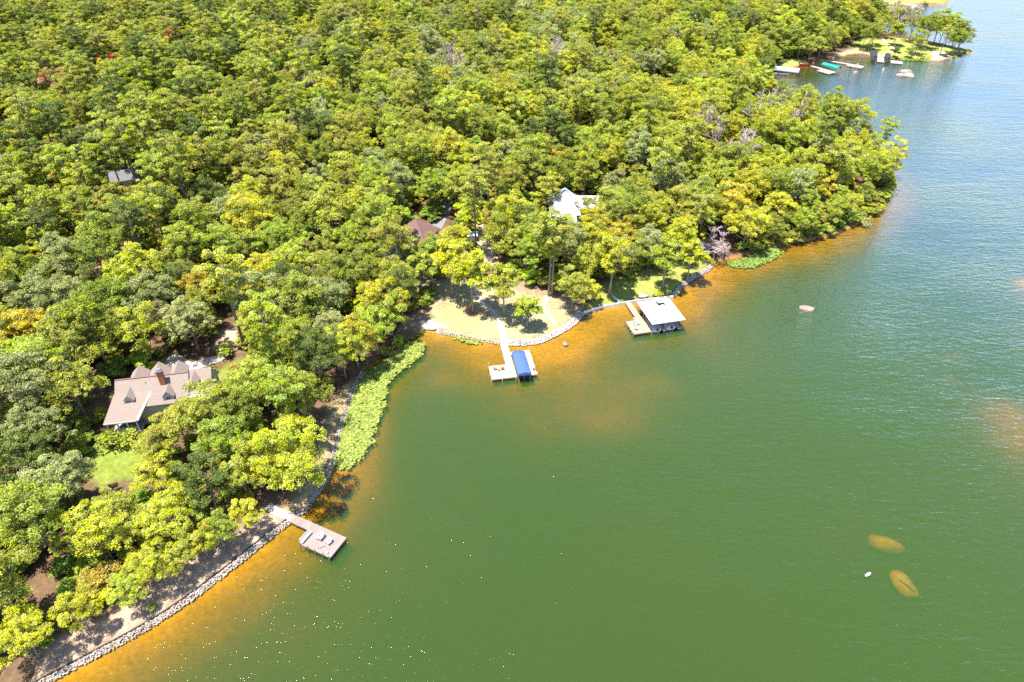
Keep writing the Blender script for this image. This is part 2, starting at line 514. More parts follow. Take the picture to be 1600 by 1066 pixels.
# ---------------------------------------------------------------- the lake: a real body of murky water over the bed
mw = bpy.data.materials.new('lake_water'); mw.use_nodes = True
nt = mw.node_tree; L = nt.links.new
for n in list(nt.nodes):
    if n.type != 'OUTPUT_MATERIAL': nt.nodes.remove(n)
out = nt.nodes['Material Output']
geo = nt.nodes.new('ShaderNodeNewGeometry')
def wave(rot, sx, sy, scale, detail):
    mp = nt.nodes.new('ShaderNodeMapping'); mp.inputs['Rotation'].default_value = (0, 0, R(rot)); mp.inputs['Scale'].default_value = (sx, sy, 1)
    L(geo.outputs['Position'], mp.inputs['Vector'])
    n = nt.nodes.new('ShaderNodeTexNoise'); n.inputs['Scale'].default_value = scale; n.inputs['Detail'].default_value = detail; n.inputs['Roughness'].default_value = .55
    L(mp.outputs['Vector'], n.inputs['Vector'])
    return n.outputs['Fac']
w1 = wave(-34, .36, 1.0, 1.1, 3)
w2 = wave(18, .5, 1.0, 2.6, 3)
w3 = wave(-48, .25, 1.0, .30, 2)
w4 = wave(10, .6, 1.0, .02, 3)
gust = nt.nodes.new('ShaderNodeMapRange'); gust.inputs[1].default_value = .35; gust.inputs[2].default_value = .65; gust.inputs[3].default_value = .55; gust.inputs[4].default_value = 1.2
L(w4, gust.inputs[0])
def madd(a, k, b=None):
    m = nt.nodes.new('ShaderNodeMath'); m.operation = 'MULTIPLY_ADD' if b is not None else 'MULTIPLY'
    L(a, m.inputs[0]); m.inputs[1].default_value = k
    if b is not None: L(b, m.inputs[2])
    return m.outputs[0]
hh = madd(w1, .50, madd(w2, .22, madd(w3, .50)))
mu = nt.nodes.new('ShaderNodeMath'); mu.operation = 'MULTIPLY'; L(hh, mu.inputs[0]); L(gust.outputs[0], mu.inputs[1])
bp = nt.nodes.new('ShaderNodeBump'); bp.inputs['Strength'].default_value = 1.0; bp.inputs['Distance'].default_value = .5
L(mu.outputs[0], bp.inputs['Height'])
fr = nt.nodes.new('ShaderNodeFresnel'); fr.inputs['IOR'].default_value = 1.33; L(bp.outputs['Normal'], fr.inputs['Normal'])
gl = nt.nodes.new('ShaderNodeBsdfGlossy'); gl.inputs['Roughness'].default_value = .02; L(bp.outputs['Normal'], gl.inputs['Normal'])
tr = nt.nodes.new('ShaderNodeBsdfTransparent')
mx = nt.nodes.new('ShaderNodeMixShader'); f2_ = nt.nodes.new('ShaderNodeMath'); f2_.operation = 'MULTIPLY_ADD'; f2_.inputs[1].default_value = 42.0; f2_.inputs[2].default_value = 1.0
L(fr.outputs[0], f2_.inputs[0])
fm = nt.nodes.new('ShaderNodeMath'); fm.operation = 'MULTIPLY'; fm.use_clamp = True
L(fr.outputs[0], fm.inputs[0]); L(f2_.outputs[0], fm.inputs[1])
fx = nt.nodes.new('ShaderNodeMath'); fx.operation = 'MINIMUM'; fx.inputs[1].default_value = .84; L(fm.outputs[0], fx.inputs[0]); L(fx.outputs[0], mx.inputs[0]); L(tr.outputs[0], mx.inputs[1]); L(gl.outputs[0], mx.inputs[2])
L(mx.outputs[0], out.inputs['Surface'])
# absorption a and scattering s per metre, by colour
WA, WS = np.array((.34, .35, 2.0)), np.array((.094, .262, .130))
va = nt.nodes.new('ShaderNodeVolumeAbsorption'); vs_ = nt.nodes.new('ShaderNodeVolumeScatter')
ka, ks = 2.0, .4
va.inputs['Color'].default_value = (*(1 - WA / ka), 1); va.inputs['Density'].default_value = ka
vs_.inputs['Color'].default_value = (*(WS / ks), 1); vs_.inputs['Density'].default_value = ks
ad = nt.nodes.new('ShaderNodeAddShader'); L(va.outputs[0], ad.inputs[0]); L(vs_.outputs[0], ad.inputs[1])
L(ad.outputs[0], out.inputs['Volume'])
lk = MB(); lk.box((200, 1290, -6.0), (3390, 3380, 12.0))
lake = lk.build('lake', mw)
tag(lake, 'green lake water with amber shallows along the shore', kind='structure')

exec_marker = None
# ---------------------------------------------------------------- drives and paths
def smooth_line(pp, n=6):
    """Catmull-Rom through the given world points"""
    P = [Vector(p) for p in pp]
    P = [P[0] * 2 - P[1]] + P + [P[-1] * 2 - P[-2]]
    out = []
    for i in range(1, len(P) - 2):
        a, b, c, d = P[i - 1], P[i], P[i + 1], P[i + 2]
        for k in range(n):
            t = k / n
            out.append(.5 * ((2 * b) + (c - a) * t + (2 * a - 5 * b + 4 * c - d) * t * t + (3 * b - a - 3 * c + d) * t ** 3))
    out.append(P[-2])
    return out

def hz(pts, dz):
    h = hgt([[p.x, p.y] for p in pts])
    return [Vector((p.x, p.y, max(float(z), .35) + dz)) for p, z in zip(pts, h)]

def ribbon(name, pp, widths, m, label, kind='structure', dz=.06, n=8, cat=None, wav=0.0):
    line = smooth_line([GT(a, b) for a, b in pp], n)
    ws = np.interp(np.linspace(0, 1, len(line)), np.linspace(0, 1, len(widths)), widths)
    L_, R_ = [], []
    for i, p in enumerate(line):
        t = (line[min(i + 1, len(line) - 1)] - line[max(i - 1, 0)]); t.z = 0; t.normalize()
        s = Vector((-t.y, t.x, 0))
        w = ws[i] / 2
        L_.append(p + s * (w * (1 + wav * random.uniform(-1, 1)))); R_.append(p - s * (w * (1 + wav * random.uniform(-1, 1))))
    L_, R_ = hz(L_, dz), hz(R_, dz)
    b = MB()
    k = len(line)
    vs = []
    for l, r in zip(L_, R_):
        vs += [l, r, Vector((l.x, l.y, l.z - .25)), Vector((r.x, r.y, r.z - .25))]
    fs = []
    for i in range(k - 1):
        a, c = 4 * i, 4 * i + 4
        fs += [(a, a + 1, c + 1, c), (a + 2, a, c, c + 2), (a + 1, a + 3, c + 3, c + 1)]
    fs += [(0, 2, 3, 1), (4 * k - 4, 4 * k - 3, 4 * k - 1, 4 * k - 2)]
    b.add(vs, fs)
    o = b.build(name, m)
    return tag(o, label, cat, kind=kind)

def patch(name, pp, m, label, dz=.07, kind='structure'):
    ring = smooth_line([GT(a, b) for a, b in pp + [pp[0]]], 5)[:-1]
    c = sum(ring, Vector()) / len(ring)
    b = MB()
    rings = [[c.lerp(p, f) for p in ring] for f in (.33, .66, 1.0)]
    allp = hz([c] + [p for r in rings for p in r], dz)
    n = len(ring)
    fs = []
    for i in range(n):
        j = (i + 1) % n
        fs.append((0, 1 + i, 1 + j))
        for q in (0, 1):
            fs.append((1 + q * n + i, 1 + (q + 1) * n + i, 1 + (q + 1) * n + j, 1 + q * n + j))
        fs.append((1 + 2 * n + i, len(allp) + i, len(allp) + j, 1 + 2 * n + j))
    low = [Vector((p.x, p.y, p.z - .3)) for p in allp[1 + 2 * n:]]
    b.add(allp + low, fs)
    o = b.build(name, m)
    return tag(o, label, kind=kind)

ribbon('walkway', [(736, 444), (738, 449), (745, 459), (753, 473), (764, 482), (776, 495), (782, 507), (786, 521), (787, 536)], [1.0, 1.0, 1.0, 1.05, 1.2, 1.5], M['concrete'], 'curving pale concrete walkway down to the blue-canopied dock')
ribbon('walkway', [(418, 790), (430, 798), (444, 804), (459, 812)], [1.5, 1.5], M['concrete'], 'short concrete walkway to the weathered wooden dock')
ribbon('footpath', [(855, 462), (851, 474), (850, 484), (858, 494), (868, 506)], [1.0, .9, .9, 1.0], M['concrete'], 'pale stepped footpath down to the stone wall')
ribbon('sand_track', [(752, 330), (748, 350), (751, 365), (757, 385), (765, 405), (770, 420)], [2.6, 3.0, 3.2, 4.0, 4.2], M['sandpath'], 'bare sandy track coming down through the trees', dz=.16, wav=.2)
ribbon('gravel_drive', [(700, 308), (697, 322), (692, 336), (684, 347), (676, 356)], [3.4, 3.6, 4.0, 5.5], M['gravel'], 'grey drive curving to the brown hip-roofed house')
patch('driveway', [(258, 583), (258, 568), (266, 556), (281, 556), (300, 566), (322, 560), (345, 556), (350, 562), (325, 572), (300, 579), (280, 584)], M['concrete'], 'pale concrete turning drive behind the lake house')
patch('boat_ramp', [(656, 507), (663, 502), (675, 501), (682, 507), (683, 514), (678, 518), (668, 517), (660, 514)], M['concrete'], 'pale concrete boat ramp at the corner of the lawn', dz=.09)
ribbon('footpath', [(1378, 90), (1388, 83), (1396, 79), (1393, 73), (1384, 67), (1377, 60)], [2.2, 2.0, 1.8, 1.8], M['concrete'], 'winding pale footpath across the far peninsula lawn', dz=.2)

# ---------------------------------------------------------------- stone sea walls
def rock_verts(r, seed, flat=.7):
    rr = random.Random(seed)
    t = (1 + 5 ** .5) / 2
    base = [(-1, t, 0), (1, t, 0), (-1, -t, 0), (1, -t, 0), (0, -1, t), (0, 1, t), (0, -1, -t), (0, 1, -t), (t, 0, -1), (t, 0, 1), (-t, 0, -1), (-t, 0, 1)]
    fs = [(0, 11, 5), (0, 5, 1), (0, 1, 7), (0, 7, 10), (0, 10, 11), (1, 5, 9), (5, 11, 4), (11, 10, 2), (10, 7, 6), (7, 1, 8), (3, 9, 4), (3, 4, 2), (3, 2, 6), (3, 6, 8), (3, 8, 9), (4, 9, 5), (2, 4, 11), (6, 2, 10), (8, 6, 7), (9, 8, 1)]
    a = rr.uniform(0, 6.28)
    sx, sy, sz = rr.uniform(.75, 1.3), rr.uniform(.75, 1.3), flat * rr.uniform(.8, 1.2)
    vs = []
    for v in base:
        v = Vector(v).normalized() * r * rr.uniform(.82, 1.15)
        x, y, z = v.x * sx, v.y * sy, v.z * sz
        vs.append((x * math.cos(a) - y * math.sin(a), x * math.sin(a) + y * math.cos(a), z))
    return vs, fs

def sea_wall(pp, label, size=.32, rows=2, cap=False, spread=.75, step=.42, inset=.25, m='stone'):
    line = smooth_line([G(a, b, .25) for a, b in pp], 10)
    root = empty('sea_wall', (line[0].x, line[0].y, 0))
    tag(root, label, 'wall', 'stone sea walls along the shore')
    o = Vector((line[0].x, line[0].y, 0))
    b = MB()
    acc, k = 0.0, 0
    for i in range(len(line) - 1):
        a, c = line[i], line[i + 1]
        seg = (c - a); Ls = seg.length; t = seg.normalized(); s = Vector((-t.y, t.x, 0))
        d = acc
        while d < Ls:
            p = a + t * d
            for r in range(rows):
                k += 1
                q = p + s * (inset + (r - (rows - 1) / 2) * spread / max(rows - 1, 1) * 1.0 + random.uniform(-.13, .13)) + t * random.uniform(-.15, .15)
                h = .12 + .42 * (r / max(rows - 1, 1)) + random.uniform(-.05, .08)
                vs, fs = rock_verts(size * random.uniform(.7, 1.25), k * 7 + int(o.x * 10))
                b.add([(v[0] + q.x - o.x, v[1] + q.y - o.y, v[2] + h) for v in vs], fs)
            d += step * random.uniform(.85, 1.15)
        acc = d - Ls
    st = b.build('stones', M[m], root); st['kind'] = 'stuff'
    if cap:
        cb = MB()
        tops = []
        for i, p in enumerate(line):
            t = (line[min(i + 1, len(line) - 1)] - line[max(i - 1, 0)]).normalized(); s = Vector((-t.y, t.x, 0))
            q = p + s * (inset + spread * .5 + .38)
            tops.append(q - o)
        cb.tube([(q.x, q.y, .56) for q in tops], [.09] * len(tops), 5)
        cb.build('edging', M['liner'], root)
    return root

sea_wall([(-60, 1136), (0, 1104), (86, 1060), (157, 1022), (200, 999), (256, 966), (305, 932), (355, 894), (404, 855), (430, 834), (453, 817)], 'long stone sea wall curving along the lower left shore', .15, 4, True, .6, step=.22)
sea_wall([(466, 806), (478, 797), (495, 775), (512, 750), (521, 722), (528, 690), (538, 655), (548, 625), (558, 600), (568, 582)], 'stone sea wall between weathered dock and the big lily bed', .15, 3, False, .5, step=.22)
sea_wall([(683, 512), (684, 520), (700, 523), (730, 527), (760, 534), (780, 537)], 'low pale stone wall edging the lawn left of the walkway', .14, 3, False, .42, step=.21, m='pale_stone')
sea_wall([(793, 538), (830, 537), (850, 532), (880, 517), (900, 503), (912, 489)], 'wide pale stone wall right of the blue-canopied dock', .16, 8, False, 1.5, inset=.5, step=.23, m='pale_stone')
sea_wall([(1054, 462), (1060, 455), (1068, 446), (1085, 433), (1108, 421), (1115, 413)], 'stone sea wall beside the white-roofed boathouse', .20, 4, False, .8, step=.28)
# thin retaining wall between them
bl = smooth_line([G(a, b, .3) for a, b in [(912, 489), (920, 486), (940, 480), (985, 472), (1020, 468), (1052, 464)]], 4)
bk = MB()
for i in range(len(bl) - 1):
    a, c = bl[i], bl[i + 1]
    t = (c - a); t.z = 0
    bk.box(((a.x + c.x) / 2, (a.y + c.y) / 2, .1), (t.length + .06, .22, 1.15), math.atan2(t.y, t.x))
tag(bk.build('retaining_wall', M['trim']), 'thin straight retaining wall along the right-hand lawn', 'wall')

# ---------------------------------------------------------------- rocks and buoys in the lake
def boulder(px, py, r, flat, m, label, z=0.0, seed=1, grp=None, world=None, rz=0.0, stretch=(1, 1)):
    import bmesh
    bm = bmesh.new()
    bmesh.ops.create_icosphere(bm, subdivisions=3, radius=1)
    rr = random.Random(seed)
    ph = [(Vector((rr.uniform(-1, 1), rr.uniform(-1, 1), rr.uniform(-1, 1))).normalized() * rr.uniform(1.2, 4.2), rr.uniform(0, 6.28), rr.uniform(.03, .10)) for _ in range(12)]
    for v in bm.verts:
        k = 1 + sum(a * math.sin(v.co.dot(d) + p) for d, p, a in ph)
        v.co = Vector((v.co.x * k * r * stretch[0], v.co.y * k * r * stretch[1], v.co.z * k * r * flat))
    me = bpy.data.meshes.new('boulder'); bm.to_mesh(me); bm.free()
    me.polygons.foreach_set('use_smooth', [True] * len(me.polygons))
    me.materials.append(m)
    o = bpy.data.objects.new('boulder', me); COL.objects.link(o)
    p = world or G(px, py, z)
    o.location = (p.x, p.y, z)
    o.rotation_euler = (0, 0, rz)
    return tag(o, label, 'rock', grp)
boulder(1262, 482, 2.1, .26, M['boulder'], 'lone low boulder breaking the water right of the boathouse', -.12, 3, stretch=(1, .5), rz=-.25)
boulder(1383, 851, 2.6, .34, M['boulder'], 'sunken amber boulder showing under green water, upper of the two', -1.98, 25, stretch=(1.05, .6), rz=-.35)
boulder(1371, 846, 1.3, .5, M['boulder'], 'small sunken rock against the left end of the upper sunken boulder', -1.72, 27)
boulder(1415, 916, 1.9, .40, M['boulder'], 'sunken split amber boulder showing under green water, lower right', -1.62, 29, stretch=(.8, 1.2), rz=.25)
boulder(1409, 119, 2.1, .6, M['pale_boulder'], 'left low boulder of the far rock cluster', .1, 11, 'far rock cluster', stretch=(1.5, 1))
boulder(1417, 114, 2.6, .7, M['pale_boulder'], 'tallest boulder at the back of the far rock cluster', .5, 12, 'far rock cluster', stretch=(1.1, 1))
boulder(1421, 118.5, 2.2, .55, M['pale_boulder'], 'right-hand boulder of the far rock cluster', .1, 13, 'far rock cluster', stretch=(1.1, 1))
boulder(1336.6, 113, 1.1, .6, M['boulder'], 'small reddish rock in the far cove', .05, 14)
boulder(1003, 461, 1.35, .22, M['pale_boulder'], 'flat pale boulder lying on the right-hand lawn', .75, 15, stretch=(1.2, .75))
boulder(883, 538, .62, .75, M['boulder'], 'single reddish boulder at the foot of the pale stone wall', .1, 16)
boulder(1466, 90, 3.6, .2, M['pale_boulder'], 'flat pale rock at the water edge of the far peninsula', .35, 17, stretch=(1.2, .8))
boulder(1476, 87, 2.5, .28, M['pale_boulder'], 'smaller pale rock behind the flat rock on the far peninsula', .6, 18)
boulder(1422, 10.5, 4.0, .5, M['pale_boulder'], 'left pale rock off the farthest shore', .3, 19, stretch=(1.2, .8))
boulder(1436, 13, 3.6, .35, M['pale_boulder'], 'right pale rock off the farthest shore', .2, 20, stretch=(1.2, .8))
# the crack of the split boulder: added as a dark tube laid across it
cr = MB(); pa, pc = G(1404, 906, -.80), G(1430, 925, -.80)
cr.tube([pa, (pa + pc) / 2 + Vector((.04, .05, .05)), pc], [.06, .08, .05], 6)
tag(cr.build('boulder_crack', M['liner']), 'dark crack across the split amber boulder', 'crack_line')

def buoy(px, py, r, label, tilt=.5, m='white'):
    p = G(px, py, .1)
    root = empty('buoy', p)
    tag(root, label, 'buoy')
    b = MB()
    prof = [(.55, -1.4), (1, -1.0), (1, .6), (.8, 1.1), (.35, 1.35)]
    b.tube([(0, 0, z * r) for k, z in prof], [k * r * .55 for k, z in prof], 10)
    o = b.build('float_body', M[m], root, True); o.rotation_euler = (0, tilt, 0)
    c = MB(); c.tube([(0, 0, 1.3 * r), (0, 0, 1.75 * r)], [.08 * r, .08 * r], 6)
    c.build('eyelet', M['grey_metal'], root).rotation_euler = (0, tilt, 0)
buoy(1356, 898, .42, 'small white mooring buoy tilting in the open green water')
buoy(1380, 109, .6, 'white buoy in the far cove near the rock cluster', .1)
buoy(1339.5, 102, .55, 'white buoy in the far cove near the pale docks', .2)

# ---------------------------------------------------------------- docks
_unit = {}
def unit_mesh(m):
    if m not in _unit:
        _unit[m] = MB().box((0, 0, 0), (1, 1, 1)).mesh('plank', M[m])
    return _unit[m]

def plank_deck(root, x0, x1, y0, y1, z, m, across='x', w=.17, th=.045):
    """boards laid side by side; across = the axis they are counted along"""
    a0, a1 = (x0, x1) if across == 'x' else (y0, y1)
    n = max(1, int(round((a1 - a0) / w)))
    st = (a1 - a0) / n
    for i in range(n):
        o = bpy.data.objects.new('plank', unit_mesh(m)); COL.objects.link(o); o.parent = root
        c = a0 + (i + .5) * st
        e = random.uniform(-.012, .012)
        if across == 'x':
            o.location = (c, (y0 + y1) / 2 + e, z - th / 2 + random.uniform(-.004, .004)); o.scale = (st - .014, y1 - y0, th)
        else:
            o.location = ((x0 + x1) / 2 + e, c, z - th / 2 + random.uniform(-.004, .004)); o.scale = (x1 - x0, st - .014, th)

def deck_frame(root, rects, z, m='pile'):
    b = MB()
    for x0, x1, y0, y1 in rects:
        for y in (y0 + .05, y1 - .05):
            b.box(((x0 + x1) / 2, y, z - .17), (x1 - x0 - .02, .06, .22))
        for x in (x0 + .05, x1 - .05, (x0 + x1) / 2):
            b.box((x, (y0 + y1) / 2, z - .171), (.06, y1 - y0 - .14, .2))
    b.build('frame', M[m], root)

def post(root, x, y, z0, z1, r=.09, m='pile', name='post'):
    b = MB(); b.tube([(0, 0, 0), (0, 0, z1 - z0)], [r, r * .96], 8)
    o = b.build(name, M[m], root); o.location = (x, y, z0)
    return o

# weathered dock at the lower left
o1 = G(462, 805, .6)
D1 = empty('wooden_dock', (o1.x, o1.y, 0), R(-25.7))
tag(D1, 'weathered grey-pink wooden dock with wide end platform, lower left shore', 'dock')
plank_deck(D1, -.3, 4.35, -1.55, 0, .6, 'deck_grey')
plank_deck(D1, 4.36, 10.7, -4.38, 0, .6, 'deck_grey')
deck_frame(D1, [(-.3, 4.35, -1.55, 0), (4.36, 10.7, -4.38, 0)], .555)
for x in (4.6, 6.2, 7.7, 9.2, 10.55):
    post(D1, x, -4.47, -3.2, 1.25, .085)
for x, y in ((1.2, -.1), (1.2, -1.45), (4.6, -.12), (7.6, -.12), (10.5, -.15), (10.5, -2.2)):
    post(D1, x, y, -3.2, .35, .09)
def bench(name, parent_loc, rz, ln, m, label, cat='bench'):
    root = empty(name, parent_loc, rz); tag(root, label, cat)
    for k in range(3):
        MB().box((0, -.02 + .15 * k, .45), (ln, .13, .04)).build('seat_slat', M[m], root)
    for k in range(3):
        MB().box((0, .44 + .035 * k, .58 + .14 * k), (ln, .035, .12)).build('back_slat', M[m], root)
    for x in (-ln / 2 + .15, ln / 2 - .15):
        MB().box((x, -.04, .22), (.09, .09, .42)).build('leg', M[m], root)
        MB().box((x, .50, .47), (.09, .09, .93)).build('leg', M[m], root)
    return root
def at_frame(root, x, y, z):
    a = root.rotation_euler[2]
    return Vector((root.location.x + x * math.cos(a) - y * math.sin(a), root.location.y + x * math.sin(a) + y * math.cos(a), z))
bench('bench', at_frame(D1, 4.95, -3.0, .6), R(-25.7 + 90), 2.5, 'trim', 'pale slatted bench on the edge of the weathered dock')

def chair(px, py, rz, m, label, grp, z=.6, s=1.0, world=None):
    """low sloping garden chair: seat, reclined back, arms, four legs"""
    p = world or G(px, py, z)
    root = empty('chair', (p.x, p.y, z), rz); root.scale = (s, s, s)
    tag(root, label, 'chair', grp)
    MB().add([(-.28, -.32, .40), (.28, -.32, .40), (.28, .22, .27), (-.28, .22, .27), (-.28, -.32, .36), (.28, -.32, .36), (.28, .22, .23), (-.28, .22, .23)],
             [(0, 1, 2, 3), (7, 6, 5, 4), (0, 4, 5, 1), (1, 5, 6, 2), (2, 6, 7, 3), (3, 7, 4, 0)]).build('seat', M[m], root)
    MB().add([(-.27, .20, .27), (.27, .20, .27), (.30, .52, .98), (-.30, .52, .98), (-.27, .24, .25), (.27, .24, .25), (.30, .56, .96), (-.30, .56, .96)],
             [(3, 2, 1, 0), (4, 5, 6, 7), (1, 5, 4, 0), (2, 6, 5, 1), (3, 7, 6, 2), (0, 4, 7, 3)]).build('backrest', M[m], root)
    for x in (-.34, .34):
        MB().box((x, -.02, .56), (.11, .72, .03)).build('armrest', M[m], root)
        MB().box((x, -.30, .27), (.06, .07, .54)).build('leg', M[m], root)
        MB().box((x, .30, .27), (.06, .07, .54)).build('leg', M[m], root)
    return root
chair(0, 0, R(-25), 'mesh_chair', 'grey-green lounge chair on the weathered dock, nearer the bench', 'chairs on the weathered dock', world=at_frame(D1, 7.0, -2.1, .6), s=1.25)
chair(0, 0, R(-40), 'mesh_chair', 'grey-green lounge chair on the weathered dock, nearer its outer edge', 'chairs on the weathered dock', world=at_frame(D1, 8.8, -2.2, .6), s=1.05)
bkt = empty('bucket', at_frame(D1, 9.75, -3.9, .6)); tag(bkt, 'white bucket near the outer corner of the weathered dock', 'bucket')
MB().tube([(0, 0, 0), (0, 0, .36)], [.15, .19], 12).build('bucket_body', M['white'], bkt)
MB().tube([(-.19, 0, .36), (-.12, 0, .52), (.12, 0, .52), (.19, 0, .36)], [.012] * 4, 5).build('handle', M['grey_metal'], bkt)
pl = MB(); pl.tube([at_frame(D1, 8.6, -2.9, .66), at_frame(D1, 7.75, -3.9, .66)], [.035, .03], 6)
tag(pl.build('dark_line', M['black']), 'thin dark line on the weathered dock boards', 'dark_line')  # dark line on the boards, drawn as a thin tube

# dock with the blue canopy
o2 = G(781.2, 535, .6)
D2 = empty('wooden_dock', (o2.x, o2.y, 0), R(-80.2))
tag(D2, 'pale new wooden dock with boat slip under the blue canopy', 'dock')
plank_deck(D2, -.2, 8.24, 0, 1.6, .62, 'deck_tan')
plank_deck(D2, 8.25, 12.7, -3.78, 1.66, .62, 'deck_tan')
plank_deck(D2, 4.0, 4.95, 1.75, 4.85, .62, 'deck_tan', 'y')
plank_deck(D2, 4.0, 12.6, 4.86, 6.1, .62, 'deck_tan')
deck_frame(D2, [(-.2, 8.24, 0, 1.6), (8.25, 12.7, -3.78, 1.66), (4.0, 4.95, 1.75, 4.85), (4.0, 12.6, 4.86, 6.1)], .575, 'pile_tan')
for x, y, h in ((8.3, -3.86, 1.75), (10.6, -3.86, 1.0), (12.6, -3.86, 1.0), (12.78, -1.5, .75), (4.0, 6.17, 1.75), (3.95, 3.4, 1.6), (7.0, 6.17, .9), (10.0, 6.17, .9), (12.5, 6.17, 1.0), (2.5, -.08, .8), (5.5, -.08, .8), (12.75, 1.5, .7)):
    post(D2, x, y, -3.0, h, .08, 'pile_tan')
for x, y in ((3, 1.5), (6, 1.5)):
    post(D2, x, y, -3.0, .4, .09, 'pile')
# canopy over the slip
D2c = empty('boat_canopy', at_frame(D2, 0, 0, 0), R(-80.2))
tag(D2c, 'blue fabric boat canopy over the slip of the pale dock', 'canopy')
cx0, cx1, cy0, cy1, ez, rz_ = 6.2, 13.95, 1.66, 4.55, 2.15, 2.6
cv = MB()
prof = [(cy0, ez), (cy0 + .25, ez + .12), (cy0 + .8, ez + .27), ((cy0 + cy1) / 2, rz_), (cy1 - .8, ez + .27), (cy1 - .25, ez + .12), (cy1, ez)]
nsec = 9
vs = []
for i in range(nsec):
    x = cx0 + (cx1 - cx0) * i / (nsec - 1)
    sag = -.05 * (i % 2)
    vs += [(x, y, z + sag) for y, z in prof]
fs = []
k = len(prof)
for i in range(nsec - 1):
    for j in range(k - 1):
        fs.append((i * k + j, i * k + j + 1, (i + 1) * k + j + 1, (i + 1) * k + j))
cv.add(vs, fs)
co = cv.build('cover', M['blue_canvas'], D2c, True)
sm = co.modifiers.new('thick', 'SOLIDIFY'); sm.thickness = .03
for x in (cx0, cx1):
    g = MB()
    top = [(x, y, z) for y, z in prof]; 
    g.slab([(x - .015, y, z - .02) for y, z in prof][::-1], 0) if False else None
    vs = [(x, y, z - .01) for y, z in prof] + [(x, y, ez - .38) for y, z in prof]
    g.add(vs, [(j, j + 1, k + j + 1, k + j) for j in range(k - 1)])
    e = g.build('end_flap', M['blue_canvas'], D2c); e.modifiers.new('thick', 'SOLIDIFY').thickness = .03
for y in (cy0, cy1):
    MB().box(((cx0 + cx1) / 2, y, ez - .19), (cx1 - cx0, .03, .36)).build('side_flap', M['blue_canvas'], D2c)
for x in (cx0 + .4, (cx0 + cx1) / 2, cx1 - .5):
    for y in (cy0 + .1, cy1 - .1):
        post(D2c, x, y, -1.5, ez, .04, 'grey_metal')
    MB().tube([(x, y, z - .05) for y, z in prof], [.025] * k, 6).build('bow', M['grey_metal'], D2c)

# boats
def make_boat(name, loc, rz, Ln, W, label, hullm='hull_white', cowl='black', grp=None):
    """stern at local x=0, bow at +x"""
    root = empty(name, loc, rz); tag(root, label, 'boat', grp)
    n = 11
    vs, fs = [], []
    for i in range(n):
        t = i / (n - 1)
        x = t * Ln
        w = W / 2 * (1 if t < .5 else max(.04, math.sqrt(max(0, 1 - ((t - .5) / .5) ** 2.2))))
        kz = -.25 + .45 * max(0, (t - .6) / .4) ** 2
        gz = .62 + .22 * t
        vs += [(x, -w, gz), (x, -w * .97, gz - .3), (x, -w * .75, kz + .18), (x, 0, kz), (x, w * .75, kz + .18), (x, w * .97, gz - .3), (x, w, gz),
               (x, w * .84, gz), (x, w * .8, .28), (x, -w * .8, .28), (x, -w * .84, gz)]
    m_ = 11
    for i in range(n - 1):
        for j in range(m_):
            j2 = (j + 1) % m_
            fs.append((i * m_ + j, (i + 1) * m_ + j, (i + 1) * m_ + j2, i * m_ + j2))
    fs.append(tuple(range(m_))); fs.append(tuple((n - 1) * m_ + j for j in range(m_ - 1, -1, -1)))
    MB().add(vs, fs).build('hull', M[hullm], root)
    MB().box((Ln * .72, 0, .84), (Ln * .3, W * .5, .06), taper=.8).build('foredeck', M[hullm], root)
    for y in (-W * .22, W * .22):
        sb = MB(); sb.box((Ln * .36, y, .46), (.5, .5, .36)); sb.box((Ln * .36 - .24, y, .80), (.1, .5, .42)); sb.build('seat', M['seat_grey'], root)
    MB().box((.55, 0, .46), (.55, W * .72, .36)).build('stern_bench', M['seat_grey'], root)
    MB().add([(Ln * .52, -W * .36, .7), (Ln * .52, W * .36, .7), (Ln * .47, W * .32, 1.15), (Ln * .47, -W * .32, 1.15), (Ln * .535, -W * .36, .7), (Ln * .535, W * .36, .7), (Ln * .485, W * .32, 1.15), (Ln * .485, -W * .32, 1.15)],
             [(0, 1, 2, 3), (7, 6, 5, 4), (0, 3, 7, 4), (1, 5, 6, 2), (3, 2, 6, 7), (0, 4, 5, 1)]).build('windscreen', M['glass_dark'], root)
    eng = MB(); eng.box((-.38, 0, .88), (.55, .40, .40), taper=.78).box((-.36, 0, .62), (.46, .34, .14))
    e = eng.build('outboard_motor', M[cowl], root)
    MB().box((-.36, 0, .10), (.18, .12, .92)).box((-.46, 0, -.36), (.5, .05, .1)).build('drive_leg', M['grey_metal'], e)
    pr = MB()
    for q in range(3):
        a = q * 2.094
        pr.add([(-.72, 0, -.4), (-.70, .05 * math.cos(a) - .16 * math.sin(a), -.4 + .05 * math.sin(a) + .16 * math.cos(a)), (-.74, -.05 * math.cos(a) - .16 * math.sin(a), -.4 - .05 * math.sin(a) + .16 * math.cos(a))], [(0, 1, 2)])
    pr.build('propeller', M['grey_metal'], e)
    return root
a2 = R(-80.2) + math.pi
make_boat('motor_boat', at_frame(D2, 12.6, 3.15, .15), a2, 5.6, 2.0, 'small boat in shadow under the blue canopy', 'dark_canvas')
for i, (px, py, rz, nm) in enumerate(((774, 577.5, R(150), 'left'), (784.5, 577, R(210), 'right'))):
    chair(px, py, rz, 'tan_wood', 'brown wooden chair on the pale dock platform, %s of the low table' % nm, 'chairs on the pale dock', .62)
tb = empty('low_table', G(779.5, 579, .62)); tag(tb, 'small low brown table between two chairs on the pale dock', 'table')
MB().tube([(0, 0, .36), (0, 0, .40)], [.32, .32], 14).build('table_top', M['tan_wood'], tb)
for q in range(4):
    post(tb, .2 * math.cos(q * 1.571), .2 * math.sin(q * 1.571), 0, .36, .03, 'tan_wood', 'leg')
chair(834, 578, R(170), 'tan_wood', 'brown wooden chair on the narrow finger of the pale dock', None, .62, .8)

